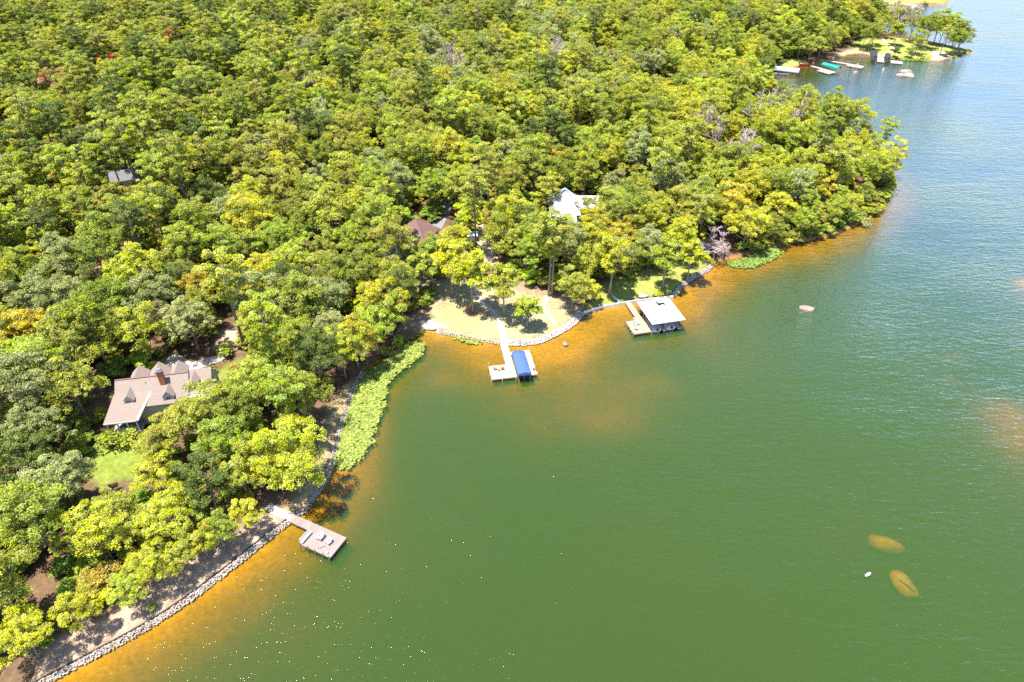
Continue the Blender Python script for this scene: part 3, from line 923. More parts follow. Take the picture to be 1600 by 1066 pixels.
# dock with the white-roofed boathouse
o3 = G(976.9, 472.7, .6)
A3 = R(-76.5)
D3 = empty('wooden_dock', (o3.x, o3.y, 0), A3)
tag(D3, 'reddish wooden dock and platform beside the white-roofed boathouse', 'dock')
plank_deck(D3, -.1, 6.6, 0, 1.45, .6, 'deck_pink')
plank_deck(D3, 6.61, 7.75, -.6, 1.5, .6, 'deck_pink')
plank_deck(D3, 7.76, 13.0, -2.9, 1.6, .6, 'deck_pink')
deck_frame(D3, [(-.1, 6.6, 0, 1.45), (7.76, 13.0, -2.9, 1.6)], .555)
for x in (7.9, 9.2, 10.5, 11.8, 12.9):
    post(D3, x, -2.98, -3, .95 if x < 12.5 else 1.2, .1)
for x, y in ((1.5, .1), (1.5, 1.35), (4.5, .1), (4.5, 1.35), (12.9, 1.5)):
    post(D3, x, y, -3, .35, .1)
BH = empty('boathouse', (o3.x, o3.y, 0), A3)
tag(BH, 'open boathouse with white metal hip roof and small cupola', 'boathouse')
x0, x1, y0, y1, ez, az = 3.85, 13.4, 1.25, 9.62, 3.0, 5.0
rd = .9
c0, c1 = ((x0 + x1) / 2 - rd, (y0 + y1) / 2), ((x0 + x1) / 2 + rd, (y0 + y1) / 2)
rf = MB()
E = [(x0, y0, ez), (x1, y0, ez), (x1, y1, ez), (x0, y1, ez)]
Rg = [(c0[0], c0[1], az), (c1[0], c1[1], az)]
rf.add(E + Rg + [(p[0], p[1], p[2] - .14) for p in E], [(0, 1, 5, 4), (1, 2, 5), (2, 3, 4, 5), (3, 0, 4), (0, 6, 7, 1), (1, 7, 8, 2), (2, 8, 9, 3), (3, 9, 6, 0), (9, 8, 7, 6)])
roof3 = rf.build('roof', M['metal_white'], BH)
def seams(root, tri_quads, m, step=.62):
    """raised standing seams running up a roof face; face given as eave a->b and ridge c->d"""
    b = MB()
    for a, e, c, d in tri_quads:
        a, e, c, d = map(Vector, (a, e, c, d))
        n = (e - a).cross(c - a).normalized()
        if n.z < 0: n = -n
        L_ = (e - a).length
        t = (e - a).normalized()
        up = (c - a) - t * (c - a).dot(t)
        sc, sd = (c - a).dot(t), (d - a).dot(t)
        k = step * .5
        while k < L_:
            f = 1.0
            if k < sc: f = k / sc
            elif k > sd: f = (L_ - k) / max(L_ - sd, 1e-6)
            p, q = a + t * k, a + t * k + up * max(0, f - .01)
            o_ = n * .035; w = t * .02
            b.add([p - w, p + w, p + w + o_, p - w + o_, q - w, q + w, q + w + o_, q - w + o_], [(3, 2, 6, 7), (0, 3, 7, 4), (2, 1, 5, 6), (0, 1, 2, 3), (7, 6, 5, 4)])
            k += step
    return b.build('seam', m, root)
seams(roof3, [(E[0], E[1], Rg[0], Rg[1]), (E[2], E[3], Rg[1], Rg[0])], M['metal_white'])
seams(roof3, [(E[1], E[2], Rg[1], Rg[1]), (E[3], E[0], Rg[0], Rg[0])], M['metal_white'])
cu = MB(); mxx, myy = (x0 + x1) / 2 - .6, (y0 + y1) / 2 - .2
cu.box((mxx, myy, az + .0), (1.3, 1.3, .9)); cuo = cu.build('cupola', M['dark_canvas'], BH)
MB().box((mxx, myy, az + .5), (1.75, 1.75, .1)).add([(mxx - .87, myy - .87, az + .55), (mxx + .87, myy - .87, az + .55), (mxx + .87, myy + .87, az + .55), (mxx - .87, myy + .87, az + .55), (mxx, myy, az + .85)], [(0, 1, 4), (1, 2, 4), (2, 3, 4), (3, 0, 4)]).build('cupola_roof', M['metal_white'], cuo)
for x in (4.3, 7.3, 10.2, 13.1):
    for y in (1.75, 9.2):
        post(BH, x, y, -3, ez - .1, .08, 'pile')
post(BH, 13.1, 4.7, -3, ez - .1, .08, 'pile')
for y in (1.75, 9.2):
    MB().box((8.7, y, ez - .22), (9.0, .12, .2)).build('beam', M['pile'], BH)
for x in (4.3, 13.1):
    MB().box((x, 5.48, ez - .225), (.12, 7.3, .19)).build('beam', M['pile'], BH)
plank_deck(BH, 4.0, 13.3, 4.15, 5.25, .58, 'deck_far')
plank_deck(BH, 4.0, 13.3, 8.0, 8.95, .58, 'deck_far')
plank_deck(BH, 4.0, 5.0, 1.9, 4.1, .58, 'deck_far', 'y')
plank_deck(BH, 4.0, 5.0, 5.3, 7.95, .58, 'deck_far', 'y')
a3 = A3 + math.pi
make_boat('motor_boat', at_frame(BH, 12.7, 3.0, .15), a3, 6.4, 2.15, 'white motor boat in the left slip of the boathouse')
make_boat('motor_boat', at_frame(BH, 12.6, 6.6, .15), a3, 6.6, 2.3, 'white motor boat in the right slip of the boathouse')
for i, (px, py, rz, nm) in enumerate(((996, 506.5, R(120), 'nearest the boathouse'), (992.5, 508.5, R(60), 'in the middle of the three'), (994, 515, R(20), 'nearest the outer edge'))):
    chair(px, py, rz, 'mesh_chair' if i else 'white', ('grey' if i else 'white') + ' chair on the reddish dock platform, ' + nm, 'chairs on the reddish dock', .6)
sr = empty('paddle_board', GT(962, 468, .12), R(-60)); tag(sr, 'pale blue paddle board lying on the right-hand lawn edge', 'paddle board')
bd = MB()
ring = [(1.55 * math.cos(a) if abs(math.cos(a)) > .0 else 0, .42 * math.sin(a) * (1 - .12 * math.cos(a))) for a in [6.283 * i / 22 for i in range(22)]]
bd.slab([(x, y, .14) for x, y in ring], .12); bd.build('board', M['paint_blue'], sr)
MB().box((-.2, 0, .155), (1.1, .4, .02)).build('deck_pad', M['white'], sr)
MB().box((-1.2, 0, .24), (.25, .02, .2)).build('fin', M['black'], sr)
cn = empty('canoe', GT(691, 509, .05), R(-38)); tag(cn, 'upturned white canoe lying on the pale lawn', 'canoe')
vs, fs = [], []
for i in range(11):
    t = i / 10 * 2 - 1
    w = .42 * (1 - abs(t) ** 2.3) + .015
    for a in range(7):
        an = math.pi * a / 6
        vs.append((t * 1.9, w * math.cos(an), (.36 - .08 * t * t) * math.sin(an) ** .8))
for i in range(10):
    for a in range(6):
        fs.append((i * 7 + a, i * 7 + a + 1, i * 7 + a + 8, i * 7 + a + 7))
MB().add(vs, fs).build('hull', M['hull_white'], cn, True)
MB().tube([(-1.9, 0, .27), (-.9, 0, .365), (0, 0, .375), (.9, 0, .365), (1.9, 0, .27)], [.02] * 5, 5).build('keel', M['grey_metal'], cn)

# ---------------------------------------------------------------- far docks in the cove
def far_dock(O, U, rects, label, z=.6, m='deck_far'):
    o = G(*O, z); u = G(*U, z) - o
    root = empty('wooden_dock', (o.x, o.y, 0), math.atan2(u.y, u.x)); tag(root, label, 'dock', 'docks in the far cove')
    for x0, x1, y0, y1 in rects:
        plank_deck(root, x0, x1, y0, y1, z, m, 'x', .5)
    deck_frame(root, rects, z - .045)
    for x0, x1, y0, y1 in rects:
        for x in (x0 + .2, x1 - .2):
            for y in (y0 + .2, y1 - .2):
                post(root, x, y, -2.5, z - .1, .12)
    return root
fa = far_dock((1268, 103), (1300, 112), [(0, 6.5, -.8, .8), (6.5, 13.5, -4.5, .8)], 'pale far dock beside the teal boat canopy')
fb = far_dock((1289, 94), (1334, 101.5), [(0, 13, -.8, .8), (11.5, 19, -3.6, -.82), (13.01, 19, -.8, .8)], 'long pale far dock reaching into the cove, without any cover')
fc = far_dock((1375, 86), (1376, 95), [(-1, 14, -1.6, 1.6), (9, 14, 4.6, 10.0)], 'far dock with dark boat covers on either side')
def small_canopy(root, x0, x1, y0, y1, ez, rz_, m, label, legs=True, cat='canopy', name='boat_canopy'):
    c = empty(name, root.location, root.rotation_euler[2]); tag(c, label, cat)
    ym = (y0 + y1) / 2
    b = MB()
    b.slab([(x0, y0, ez), (x1, y0, ez), (x1, ym, rz_), (x0, ym, rz_)], .08); b.slab([(x0, ym, rz_), (x1, ym, rz_), (x1, y1, ez), (x0, y1, ez)], .08)
    b.build('cover', M[m], c)
    for y in (y0, y1):
        MB().box(((x0 + x1) / 2, y, ez - .3), (x1 - x0, .05, .5)).build('side_flap', M[m], c)
    for x in (x0 + .3, x1 - .3):
        for y in (y0 + .15, y1 - .15):
            post(c, x, y, -2, ez, .07, 'grey_metal')
    return c
small_canopy(fa, 4.0, 13.2, 1.6, 4.8, 2.2, 2.9, 'green_canvas', 'teal boat canopy on the far cove shore')
small_canopy(fc, 1.5, 13.5, -5.2, -1.9, 2.4, 3.0, 'dark_canvas', 'dark boat cover on the left of the far double slip')
small_canopy(fc, 3.0, 13.5, 1.9, 4.4, 2.2, 2.8, 'dark_canvas', 'dark boat cover on the right of the far double slip')
fd = far_dock((1206, 110), (1232, 113), [(-3, 12, -1, 1)], 'far dock under the white boat shed at the edge of the point')
small_canopy(fd, 1.0, 12.5, -5.0, 1.2, 2.6, 3.3, 'metal_white', 'white-roofed boat shed half hidden by the wooded point', cat='boat shed', name='boat_shed')
make_boat('motor_boat', at_frame(fd, 2, -2.8, .1), fd.rotation_euler[2], 6.5, 2.3, 'white motor boat under the far white-roofed shed')
make_boat('rowing_boat', GT(1249, 101.5, .1), R(-10), 4.5, 1.6, 'red boat pulled up on the far cove shore', 'red_paint')
# ---------------------------------------------------------------- houses
def roof_slab(parent, quad, m, name='roof', th=.16):
    return MB().slab(quad, th).build(name, m, parent)

def window(parent, c, w, h, face, m='glass_dark', depth=.08):
    """a framed pane on a wall; face = 'x+','x-','y+','y-' outward direction"""
    ax = face[0]; s = 1 if face[1] == '+' else -1
    fr_ = MB()
    def bx(dx, dz, ww, hh, d, off):
        if ax == 'y':
            return ((c[0] + dx, c[1] + s * off, c[2] + dz), (ww, d, hh))
        return ((c[0] + s * off, c[1] + dx, c[2] + dz), (d, ww, hh))
    for dx, dz, ww, hh in ((0, h / 2, w + .16, .08), (0, -h / 2, w + .16, .08), (-w / 2, 0, .08, h - .08), (w / 2, 0, .08, h - .08), (0, 0, .05, h - .08)):
        fr_.box(*bx(dx, dz, ww, hh, depth, .03))
    f = fr_.build('window', M['trim'], parent)
    MB().box(*bx(0, 0, w - .06, h - .06, .03, .012)).build('pane', M[m], f)
    return f

def dormer(parent, xc, yf, zb, w, wall_h, rise, back, name='dormer'):
    """front-gabled dormer: front wall at y=yf (facing -y), running back to y=back"""
    d = MB()
    hw = w / 2
    zt, za = zb + wall_h, zb + wall_h + rise
    d.add([(xc - hw, yf, zb), (xc + hw, yf, zb), (xc + hw, yf, zt), (xc, yf, za), (xc - hw, yf, zt), (xc - hw, back, zb), (xc + hw, back, zb), (xc + hw, back, zt), (xc, back, za), (xc - hw, back, zt)],
          [(0, 1, 2, 3, 4), (1, 6, 7, 2), (5, 0, 4, 9), (9, 8, 7, 6, 5)])
    o = d.build(name, M['trim'], parent)
    ov, sl = .18, rise / hw
    for s in (-1, 1):
        MB().slab([(xc, yf - .2, za + .1), (xc + s * (hw + ov), yf - .2, zt - sl * ov + .1), (xc + s * (hw + ov), back + .02, zt - sl * ov + .1), (xc, back + .02, za + .1)][::s], .09).build('dormer_roof', M['shingle'], o)
    return o

b1 = GT(200, 640); ZB = 2.9
p1 = G(183, 594, ZB + 7.8)
H = empty('lake_house', (p1.x, p1.y, ZB), R(10.5))
tag(H, 'sprawling cream house with brown shingle roof, dormers and brick chimney', 'house')
zr, sl = 7.8, .76
ze = zr - sl * 4.6
MB().box((6.2, 0.2, 1.6), (12.3, 8.2, 4.6)).add([(.05, -3.9, 3.9), (.05, 4.3, 3.9), (.05, .2, 7.4), (.25, -3.9, 3.9), (.25, 4.3, 3.9), (.25, .2, 7.4)], [(0, 2, 1), (3, 4, 5)]).build('wall', M['cream_wall'], H)
rf1 = MB()
rf1.slab([(-.45, 0, zr), (-.45, -4.6, ze), (12.9, -4.6, ze), (12.9, 0, zr)], .18)
rf1.slab([(12.9, 0, zr), (12.9, 4.8, zr - sl * 4.8), (-.45, 4.8, zr - sl * 4.8), (-.45, 0, zr)], .18)
main = rf1.build('roof', M['shingle'], H)
MB().box((6.2, 0, zr + .03), (13.3, .3, .06)).build('ridge_cap', M['shingle_dark'], main)
# rear cross gables
for xc, w, za, yb in ((2.3, 2.8, 6.7, 5.6), (6.0, 3.2, 6.9, 5.8), (9.7, 2.8, 6.8, 5.7)):
    g = MB()
    hw = w / 2
    for s in (-1, 1):
        g.slab([(xc, .8, za), (xc + s * (hw + .3), .8, za - (hw + .3) * .95), (xc + s * (hw + .3), yb, za - (hw + .3) * .95), (xc, yb, za)][::s], .15)
    go = g.build('rear_gable', M['shingle'], H)
    MB().add([(xc - hw, yb - .35, 0), (xc + hw, yb - .35, 0), (xc + hw, yb - .35, za - hw * .95 - .1), (xc, yb - .35, za - .15), (xc - hw, yb - .35, za - hw * .95 - .1),
              (xc - hw, 3.0, 0), (xc + hw, 3.0, 0), (xc + hw, 3.0, za - hw * .95 - .1), (xc, 3.0, za - .15), (xc - hw, 3.0, za - hw * .95 - .1)],
             [(4, 3, 2, 1, 0), (1, 2, 7, 6), (5, 9, 4, 0)]).build('gable_wall', M['cream_wall'], go)
# porch wing, its roof running down to the lake side
PQ = [(-.55, -2.3, 6.10), (-2.1, -7.1, 3.25), (3.6, -7.1, 3.25), (5.9, -2.3, 6.10)]
pr_ = MB().slab([(a, b, c + .05) for a, b, c in PQ], .16).build('porch_roof', M['shingle'], H)
MB().slab([(3.6, -7.12, 3.3), (3.95, -7.0, 3.1), (6.2, -2.4, 5.9), (5.9, -2.3, 6.14)], .2).build('rake_trim', M['trim'], pr_)
MB().box((.75, -7.14, 3.12), (5.7, .1, .26)).build('fascia', M['trim'], pr_)
MB().box((1.2, -5.5, .35), (5.2, 3.2, .5)).build('porch_floor', M['porch_floor'], H)
for x in (-1.7, .1, 1.8, 3.45):
    MB().box((x, -6.85, 1.8), (.2, .2, 2.7)).build('porch_post', M['white'], H)
for z in (.95, 1.45):
    MB().box((.85, -6.85, z), (5.1, .07, .09)).build('railing', M['white'], H)
for i in range(22):
    MB().box((-1.55 + i * .23, -6.85, 1.1), (.05, .05, .78)).build('baluster', M['white'], H)
for x in (-.2, 1.8):
    window(H, (x + .7, -3.92, 1.9), 1.0, 1.4, 'y-')
# dormers on the lake side
da = dormer(H, 2.35, -3.9, 4.55, 1.7, 1.25, .95, -.8)
window(da, (2.35, -3.92, 5.2), .8, .8, 'y-')
db = dormer(H, 9.3, -3.9, 4.4, 1.9, 1.25, 1.1, -.7)
window(db, (9.3, -3.92, 5.1), .9, .8, 'y-')
# right wing and its large dormer
rw = MB()
rw.slab([(12.95, .7, 7.9), (12.95, -2.4, 5.5), (17.0, -2.4, 5.5), (17.0, .7, 7.9)], .18)
rw.slab([(12.95, -2.4, 5.5), (12.95, -5.4, 4.2), (17.0, -5.4, 4.2), (17.0, -2.4, 5.5)], .18)
rw.slab([(17.0, .7, 7.9), (17.0, 4.6, 4.9), (12.95, 4.6, 4.9), (12.95, .7, 7.9)], .18)
rwo = rw.build('wing_roof', M['shingle'], H)
MB().box((14.9, -.3, 2.2), (3.7, 8.0, 5.6)).add([(16.75, -3.9, 4.9), (16.75, 4.0, 4.9), (16.75, .5, 7.6)], [(0, 1, 2)]).build('wing_wall', M['cream_wall'], H)
window(H, (16.75, .3, 5.3), .9, 1.2, 'x+')
dc = dormer(H, 13.9, -2.7, 5.3, 1.7, 1.5, .9, .2)
window(dc, (13.9, -2.72, 6.1), .8, 1.0, 'y-')
ch = MB().box((8.3, -1.15, 8.0), (.95, .95, 3.4)).build('chimney', M['brick'], H)
MB().box((8.3, -1.15, 9.8), (1.12, 1.12, .22)).box((8.3, -1.15, 10.05), (.7, .7, .3)).build('chimney_cap', M['grey_metal'], ch)
post(H, 5.1, -1.0, 6.7, 7.5, .07, 'grey_metal', 'vent_pipe')

# white metal roofed house
ZB2 = 4.0
p2 = G(884, 299, ZB2 + 9.2)
H2 = empty('lake_house', (p2.x, p2.y, ZB2), R(0))
tag(H2, 'house with bright white metal roof half hidden in trees', 'house')
za2 = 9.2
f2 = MB()
A_, Bk = (0, 0, za2), (0, 2.5, za2)
Lf, Rf, Lb, Rb = (-4.6, -5.6, 4.6), (4.2, -5.6, 4.6), (-4.6, 6.5, 4.6), (4.2, 6.5, 4.6)
f2.add([A_, Bk, Lf, Rf, Rb, Lb, (-4.6, -5.6, 4.4), (4.2, -5.6, 4.4), (4.2, 6.5, 4.4), (-4.6, 6.5, 4.4)], [(2, 3, 0), (3, 4, 1, 0), (4, 5, 1), (5, 2, 0, 1), (2, 6, 7, 3), (3, 7, 8, 4), (4, 8, 9, 5), (5, 9, 6, 2), (9, 8, 7, 6)])
r2 = f2.build('roof', M['metal_white'], H2)
seams(r2, [(Lf, Rf, A_, A_), (Rf, Rb, A_, Bk), (Lb, Lf, Bk, A_)], M['metal_white'], .7)
w2 = MB()
w2.slab([(2.0, .6, 7.6), (2.0, -3.2, 5.2), (9.6, -3.2, 5.2), (9.6, .6, 7.6)], .18)
w2.slab([(9.6, .6, 7.6), (9.6, 4.4, 5.2), (2.0, 4.4, 5.2), (2.0, .6, 7.6)], .18)
r2b = w2.build('wing_roof', M['metal_white'], H2)
seams(r2b, [((2.0, -3.2, 5.2), (9.6, -3.2, 5.2), (2.0, .6, 7.6), (9.6, .6, 7.6))], M['metal_white'], .7)
w3_ = MB()
w3_.slab([(-.4, -1.5, 6.9), (-3.6, -1.5, 4.9), (-3.6, -10.5, 4.3), (-.4, -10.5, 6.3)][::-1], .16)
w3_.slab([(-.4, -1.5, 6.9), (2.8, -1.5, 4.9), (2.8, -10.5, 4.3), (-.4, -10.5, 6.3)], .16)
r2c = w3_.build('porch_roof', M['metal_white'], H2)
MB().box((-.2, .45, 2.0), (8.0, 11.0, 4.9)).build('wall', M['cream_wall'], H2)
MB().box((6.8, .6, 2.2), (5.0, 6.8, 5.8)).build('wing_wall', M['cream_wall'], H2)
for x in (-3.3, 2.5):
    MB().box((x, -10.2, 2.2), (.25, .25, 4.2)).build('porch_post', M['white'], H2)
for x in (-3, 0.5):
    window(H2, (x, -5.03, 2.2), 1.2, 1.6, 'y-')
window(H2, (9.32, .6, 3.4), 1.0, 1.3, 'x+')

# brown hip-roofed house
ZB3 = 3.6
p3 = G(649, 341.6, ZB3 + 8.2)
H3 = empty('lake_house', (p3.x, p3.y, ZB3), R(-22))
tag(H3, 'house with dark brown hip roof peeping out of the trees', 'house')
f3 = MB()
hx, hy, zz = 4.8, 4.6, 8.2
Q = [(-hx, -hy, 4.0), (hx, -hy, 4.0), (hx, hy, 4.0), (-hx, hy, 4.0)]
f3.add(Q + [(0, 0, zz)] + [(a, b, c - .2) for a, b, c in Q], [(0, 1, 4), (1, 2, 4), (2, 3, 4), (3, 0, 4), (0, 5, 6, 1), (1, 6, 7, 2), (2, 7, 8, 3), (3, 8, 5, 0), (8, 7, 6, 5)])
r3 = f3.build('roof', M['shingle_dark'], H3)
MB().box((0, 0, 1.8), (8.8, 8.4, 4.2)).build('wall', M['bluegrey_wall'], H3)
f3b = MB()
f3b.slab([(-4, -5.2, 3.9), (-4, -13.5, 3.0), (3, -13.5, 3.0), (3, -5.2, 3.9)], .18)
f3b.build('porch_roof', M['old_roof'], H3)
MB().box((-.5, -9.2, 1.1), (6.4, 8.2, 3.4)).build('wing_wall', M['bluegrey_wall'], H3)
for x in (-2.5, 1.2):
    window(H3, (x, -13.32, 1.5), 1.2, 1.4, 'y-')
dv = dormer(H3, 2.2, -4.0, 4.7, 1.2, .7, .5, -2.0)
window(dv, (2.2, -4.02, 5.0), .5, .5, 'y-')
# small shed by the sandy track
sp = GT(738, 376)
S1 = empty('garden_shed', sp, R(8)); tag(S1, 'small pale blue-roofed shed beside the sandy track', 'shed')
MB().box((0, 0, 1.0), (2.4, 2.0, 2.2)).build('wall', M['white'], S1)
MB().slab([(-1.5, 0, 2.9), (-1.5, -1.3, 2.1), (1.5, -1.3, 2.1), (1.5, 0, 2.9)], .1).slab([(1.5, 0, 2.9), (1.5, 1.3, 2.1), (-1.5, 1.3, 2.1), (-1.5, 0, 2.9)], .1).build('roof', M['paint_blue'], S1)
MB().box((.2, -1.02, .9), (.8, .06, 1.8)).build('door', M['trim'], S1)
# ---------------------------------------------------------------- tree kinds: crown and trunk meshes shared by all trees of a kind
def leaf_cloud(rs, centers, radii, per, size, up=.45, elong=1.0, squash=.8, tone=(.62, 1.30), hue=.009, drop=0.0):
    """small bent leaf faces spread through clumps; returns verts, quads, tone colours"""
    C, T = [], []
    V, N, S = [], [], []
    for c, r in zip(centers, radii):
        n = int(per * (r ** 2) * rs.uniform(.85, 1.15))
        d = rs.normal(size=(n, 3)); d /= np.linalg.norm(d, axis=1)[:, None]
        d[:, 2] = np.where(d[:, 2] < -.35, -d[:, 2] * rs.uniform(.2, 1, n), d[:, 2])
        rad = r * (rs.uniform(.55, 1.0, n) ** .5)
        p = c + d * rad[:, None] * np.array([1, 1, squash])
        nn = d * .6 + rs.normal(size=(n, 3)) * .55 + np.array([0, 0, up])
        nn /= np.linalg.norm(nn, axis=1)[:, None]
        V.append(p); N.append(nn); S.append(size * rs.uniform(.65, 1.35, n))
        tv = rs.uniform(*tone); th = .5 + rs.uniform(-hue, hue); ts = rs.uniform(.88, 1.1)
        tt = np.stack([tv * rs.uniform(.85, 1.15, n), np.full(n, th) + rs.uniform(-.008, .008, n), np.full(n, ts)], 1)
        T.append(tt)
    P = np.concatenate(V); Nn = np.concatenate(N); S = np.concatenate(S); T = np.concatenate(T)
    a = np.cross(Nn, rs.normal(size=Nn.shape)); a /= np.linalg.norm(a, axis=1)[:, None] + 1e-9
    b = np.cross(Nn, a)
    a *= (S * .5 * elong)[:, None]; b *= (S * .5 / elong ** .5)[:, None]
    k = (S * .12)[:, None] * Nn
    vs = np.stack([P - a - k, P - b * .8 + k, P + a - k, P + b * .8 + k], 1).reshape(-1, 3)
    q = np.arange(len(vs), dtype=np.int32).reshape(-1, 4)
    return vs, q, np.repeat(T, 4, axis=0)

def leaf_mesh(name, vs, q, tones, m):
    me = fast_mesh(name, vs, q, [m])
    ca = me.attributes.new('tone', 'FLOAT_COLOR', 'POINT')
    ca.data.foreach_set('color', np.column_stack([tones, np.ones(len(tones))]).astype(np.float32).ravel())
    return me

def make_broadleaf(seed, h, rad, base, lobes=12, lobe_r=(1.7, 2.7), peak=1.0, leaf=.235, per=132):
    rs = np.random.RandomState(seed)
    zc = base + (h - base) * .45
    hz_ = (h - base) * .52
    big, bigr = [], []
    for i in range(lobes):
        k = (i + .5) / lobes
        z = 1 - 1.6 * k
        an = 2.39996 * i + rs.uniform(-.35, .35)
        rr = math.sqrt(max(0, 1 - z * z))
        f = rs.uniform(.48, .98)
        r = rs.uniform(lobe_r[0] * .7, lobe_r[1] * 1.05) * (.85 if z > .5 else 1) * (1.15 - .3 * f)
        big.append(np.array([rr * math.cos(an) * rad * f, rr * math.sin(an) * rad * f, zc + z * hz_ * f * peak])); bigr.append(r)
    big.append(np.array([0, 0, zc])); bigr.append(rad * .5)
    cen, radii = [], []
    for c, r in zip(big, bigr):
        n = int(21 * r / 2)
        for _ in range(n + 2):
            d = rs.normal(size=3); d /= np.linalg.norm(d)
            if d[2] < -.3: d[2] *= -.6
            cen.append(c + d * r * rs.uniform(.7, 1.0) * np.array([1, 1, .8])); radii.append(rs.uniform(.42, .82))
    vs, q, t = leaf_cloud(rs, cen, radii, per, leaf)
    crown = leaf_mesh('crown', vs, q, t, M['leaf'])
    tb = MB()
    lean = rs.uniform(-.5, .5, 2)
    top = zc + hz_ * .3
    r0 = .028 * h * rs.uniform(.45, .6)
    tb.tube([(0, 0, -.4), (lean[0] * .2, lean[1] * .2, h * .15), (lean[0] * .5, lean[1] * .5, base), (lean[0], lean[1], top)], [r0 * 1.25, r0 * .9, r0 * .72, r0 * .2], 7)
    for c, r in zip(big[:-1], bigr):
        z0 = rs.uniform(base * .85, min(top, c[2] - .5)) if c[2] - .5 > base * .85 else base * .85
        f = z0 / top
        s = np.array([lean[0] * f, lean[1] * f, z0])
        mid = (s + c) / 2 + np.array([0, 0, -.25])
        tb.tube([s, mid, c + (c - s) * .1], [r0 * .42, r0 * .26, r0 * .08], 5)
    trunk = tb.mesh('trunk', M['bark'], True)
    return crown, trunk

def make_pine(seed, h, rad, base, leaf=.29):
    rs = np.random.RandomState(seed)
    cen, radii, limbs = [], [], []
    n = 26
    for i in range(n):
        k = i / (n - 1)
        z = base + (h - base) * (k ** .85)
        an = 2.39996 * i + rs.uniform(-.5, .5)
        env = math.sin(math.pi * (.16 + .80 * (1 - k) ** .8)) 
        ln = rad * max(.18, env) * rs.uniform(.6, 1.08)
        tip = np.array([math.cos(an) * ln, math.sin(an) * ln, z + ln * .14])
        limbs.append((z - ln * .12, tip))
        m = max(1, int(ln / 1.1))
        for j in range(m):
            f = 1 - j * .33 / max(1, ln / 2.8)
            c = tip * np.array([f, f, 1]) + rs.normal(size=3) * np.array([.3, .3, .15])
            cen.append(c); radii.append(rs.uniform(.75, 1.15) * (.8 if k > .9 else 1))
    cen.append(np.array([0, 0, h])); radii.append(.7)
    vs, q, t = leaf_cloud(rs, cen, radii, 125, leaf, up=.55, elong=1.5, squash=.62, tone=(.7, 1.25), hue=.012)
    crown = leaf_mesh('crown', vs, q, t, M['needle'])
    tb = MB()
    r0 = .016 * h * .72
    lean = rs.uniform(-.4, .4, 2)
    tb.tube([(0, 0, -.4), (lean[0] * .5, lean[1] * .5, h * .4), (lean[0] * .3, lean[1] * .3, base), (0, 0, h * .98)], [r0 * 1.2, r0 * .95, r0 * .75, r0 * .15], 7)
    for z, tip in limbs:
        tb.tube([(0, 0, z), tuple(tip * np.array([.55, .55, 1]) + np.array([0, 0, -.1])), tuple(tip)], [r0 * .26, r0 * .16, r0 * .05], 4)
    # dead stubs on the bare trunk
    for _ in range(5):
        an = rs.uniform(0, 6.28); z = rs.uniform(h * .3, base)
        tb.tube([(0, 0, z), (math.cos(an) * .9, math.sin(an) * .9, z + .1)], [.05, .015], 4)
    return crown, tb.mesh('trunk', M['pine_bark'], True)

def make_bare(seed, h, spread, droop=0.0, levels=4, fine=.014):
    rs = random.Random(seed)
    b = MB()
    def grow(p, d, ln, r, lv):
        pts, rd = [p], [r]
        q = p
        for k in range(3):
            d = (d + Vector((rs.uniform(-.25, .25), rs.uniform(-.25, .25), rs.uniform(-.12, .16) - droop * (1 - lv / levels)))).normalized()
            q = q + d * ln / 3
            pts.append(q); rd.append(max(fine, r * (1 - .22 * (k + 1))))
        b.tube(pts, rd, 5 if lv > 2 else 3)
        if lv <= 0: return
        for _ in range(rs.randint(3, 4)):
            a = rs.choice(pts[1:])
            nd = (d + Vector((rs.uniform(-1, 1), rs.uniform(-1, 1), rs.uniform(-.3, .55))) * spread).normalized()
            grow(a, nd, ln * rs.uniform(.5, .75), r * .52, lv - 1)
    grow(Vector((0, 0, -.3)), Vector((0, 0, 1)), h * .5, h * .017, levels)
    return b.mesh('bare_branches', M['dead_wood'])

BSPEC = [(11, 16, 5.8, 3.4, 15, (1.9, 2.8), 1.0), (12, 18, 6.2, 4.2, 17, (1.9, 2.9), 1.0), (13, 15, 5.3, 3.0, 14, (1.8, 2.6), 1.0), (14, 17.5, 5.0, 3.6, 15, (1.6, 2.4), 1.1),
         (15, 15.5, 6.3, 3.2, 18, (1.7, 2.6), .9), (16, 19.5, 6.0, 4.4, 17, (1.9, 2.8), 1.0), (17, 14, 4.6, 3.0, 13, (1.5, 2.2), 1.0), (18, 17, 6.6, 3.6, 19, (1.8, 2.7), .95),
         (19, 18.5, 5.4, 4.0, 22, (1.3, 2.1), 1.05), (20, 16.5, 6.0, 3.4, 12, (2.2, 3.1), .95), (21, 15, 5.0, 3.0, 20, (1.2, 2.0), 1.0), (22, 20.5, 5.2, 5.0, 18, (1.6, 2.4), 1.12)]
PSPEC = [(31, 23, 4.8, 12), (32, 21, 4.4, 10.5), (33, 24.5, 5.1, 13.5), (34, 19, 4.6, 8.5)]
YSPEC = [(51, 9, 2.9, 2.0, 9, (.9, 1.4)), (52, 8, 2.5, 1.8, 8, (.8, 1.3))]
BROAD = [make_broadleaf(*a) for a in BSPEC]
PINES = [make_pine(*a) for a in PSPEC]
YOUNG = [make_broadleaf(*a, leaf=.30) for a in YSPEC]
KSPEC = [(61, 17.5, 4.6, 6.0, 14, (1.4, 2.2), 1.1), (62, 15, 4.0, 5.0, 12, (1.3, 2.0), 1.0)]
PARK = [make_broadleaf(*a, leaf=.30) for a in KSPEC]
BARE = [make_bare(71, 13, .75), make_bare(72, 11, .8)]
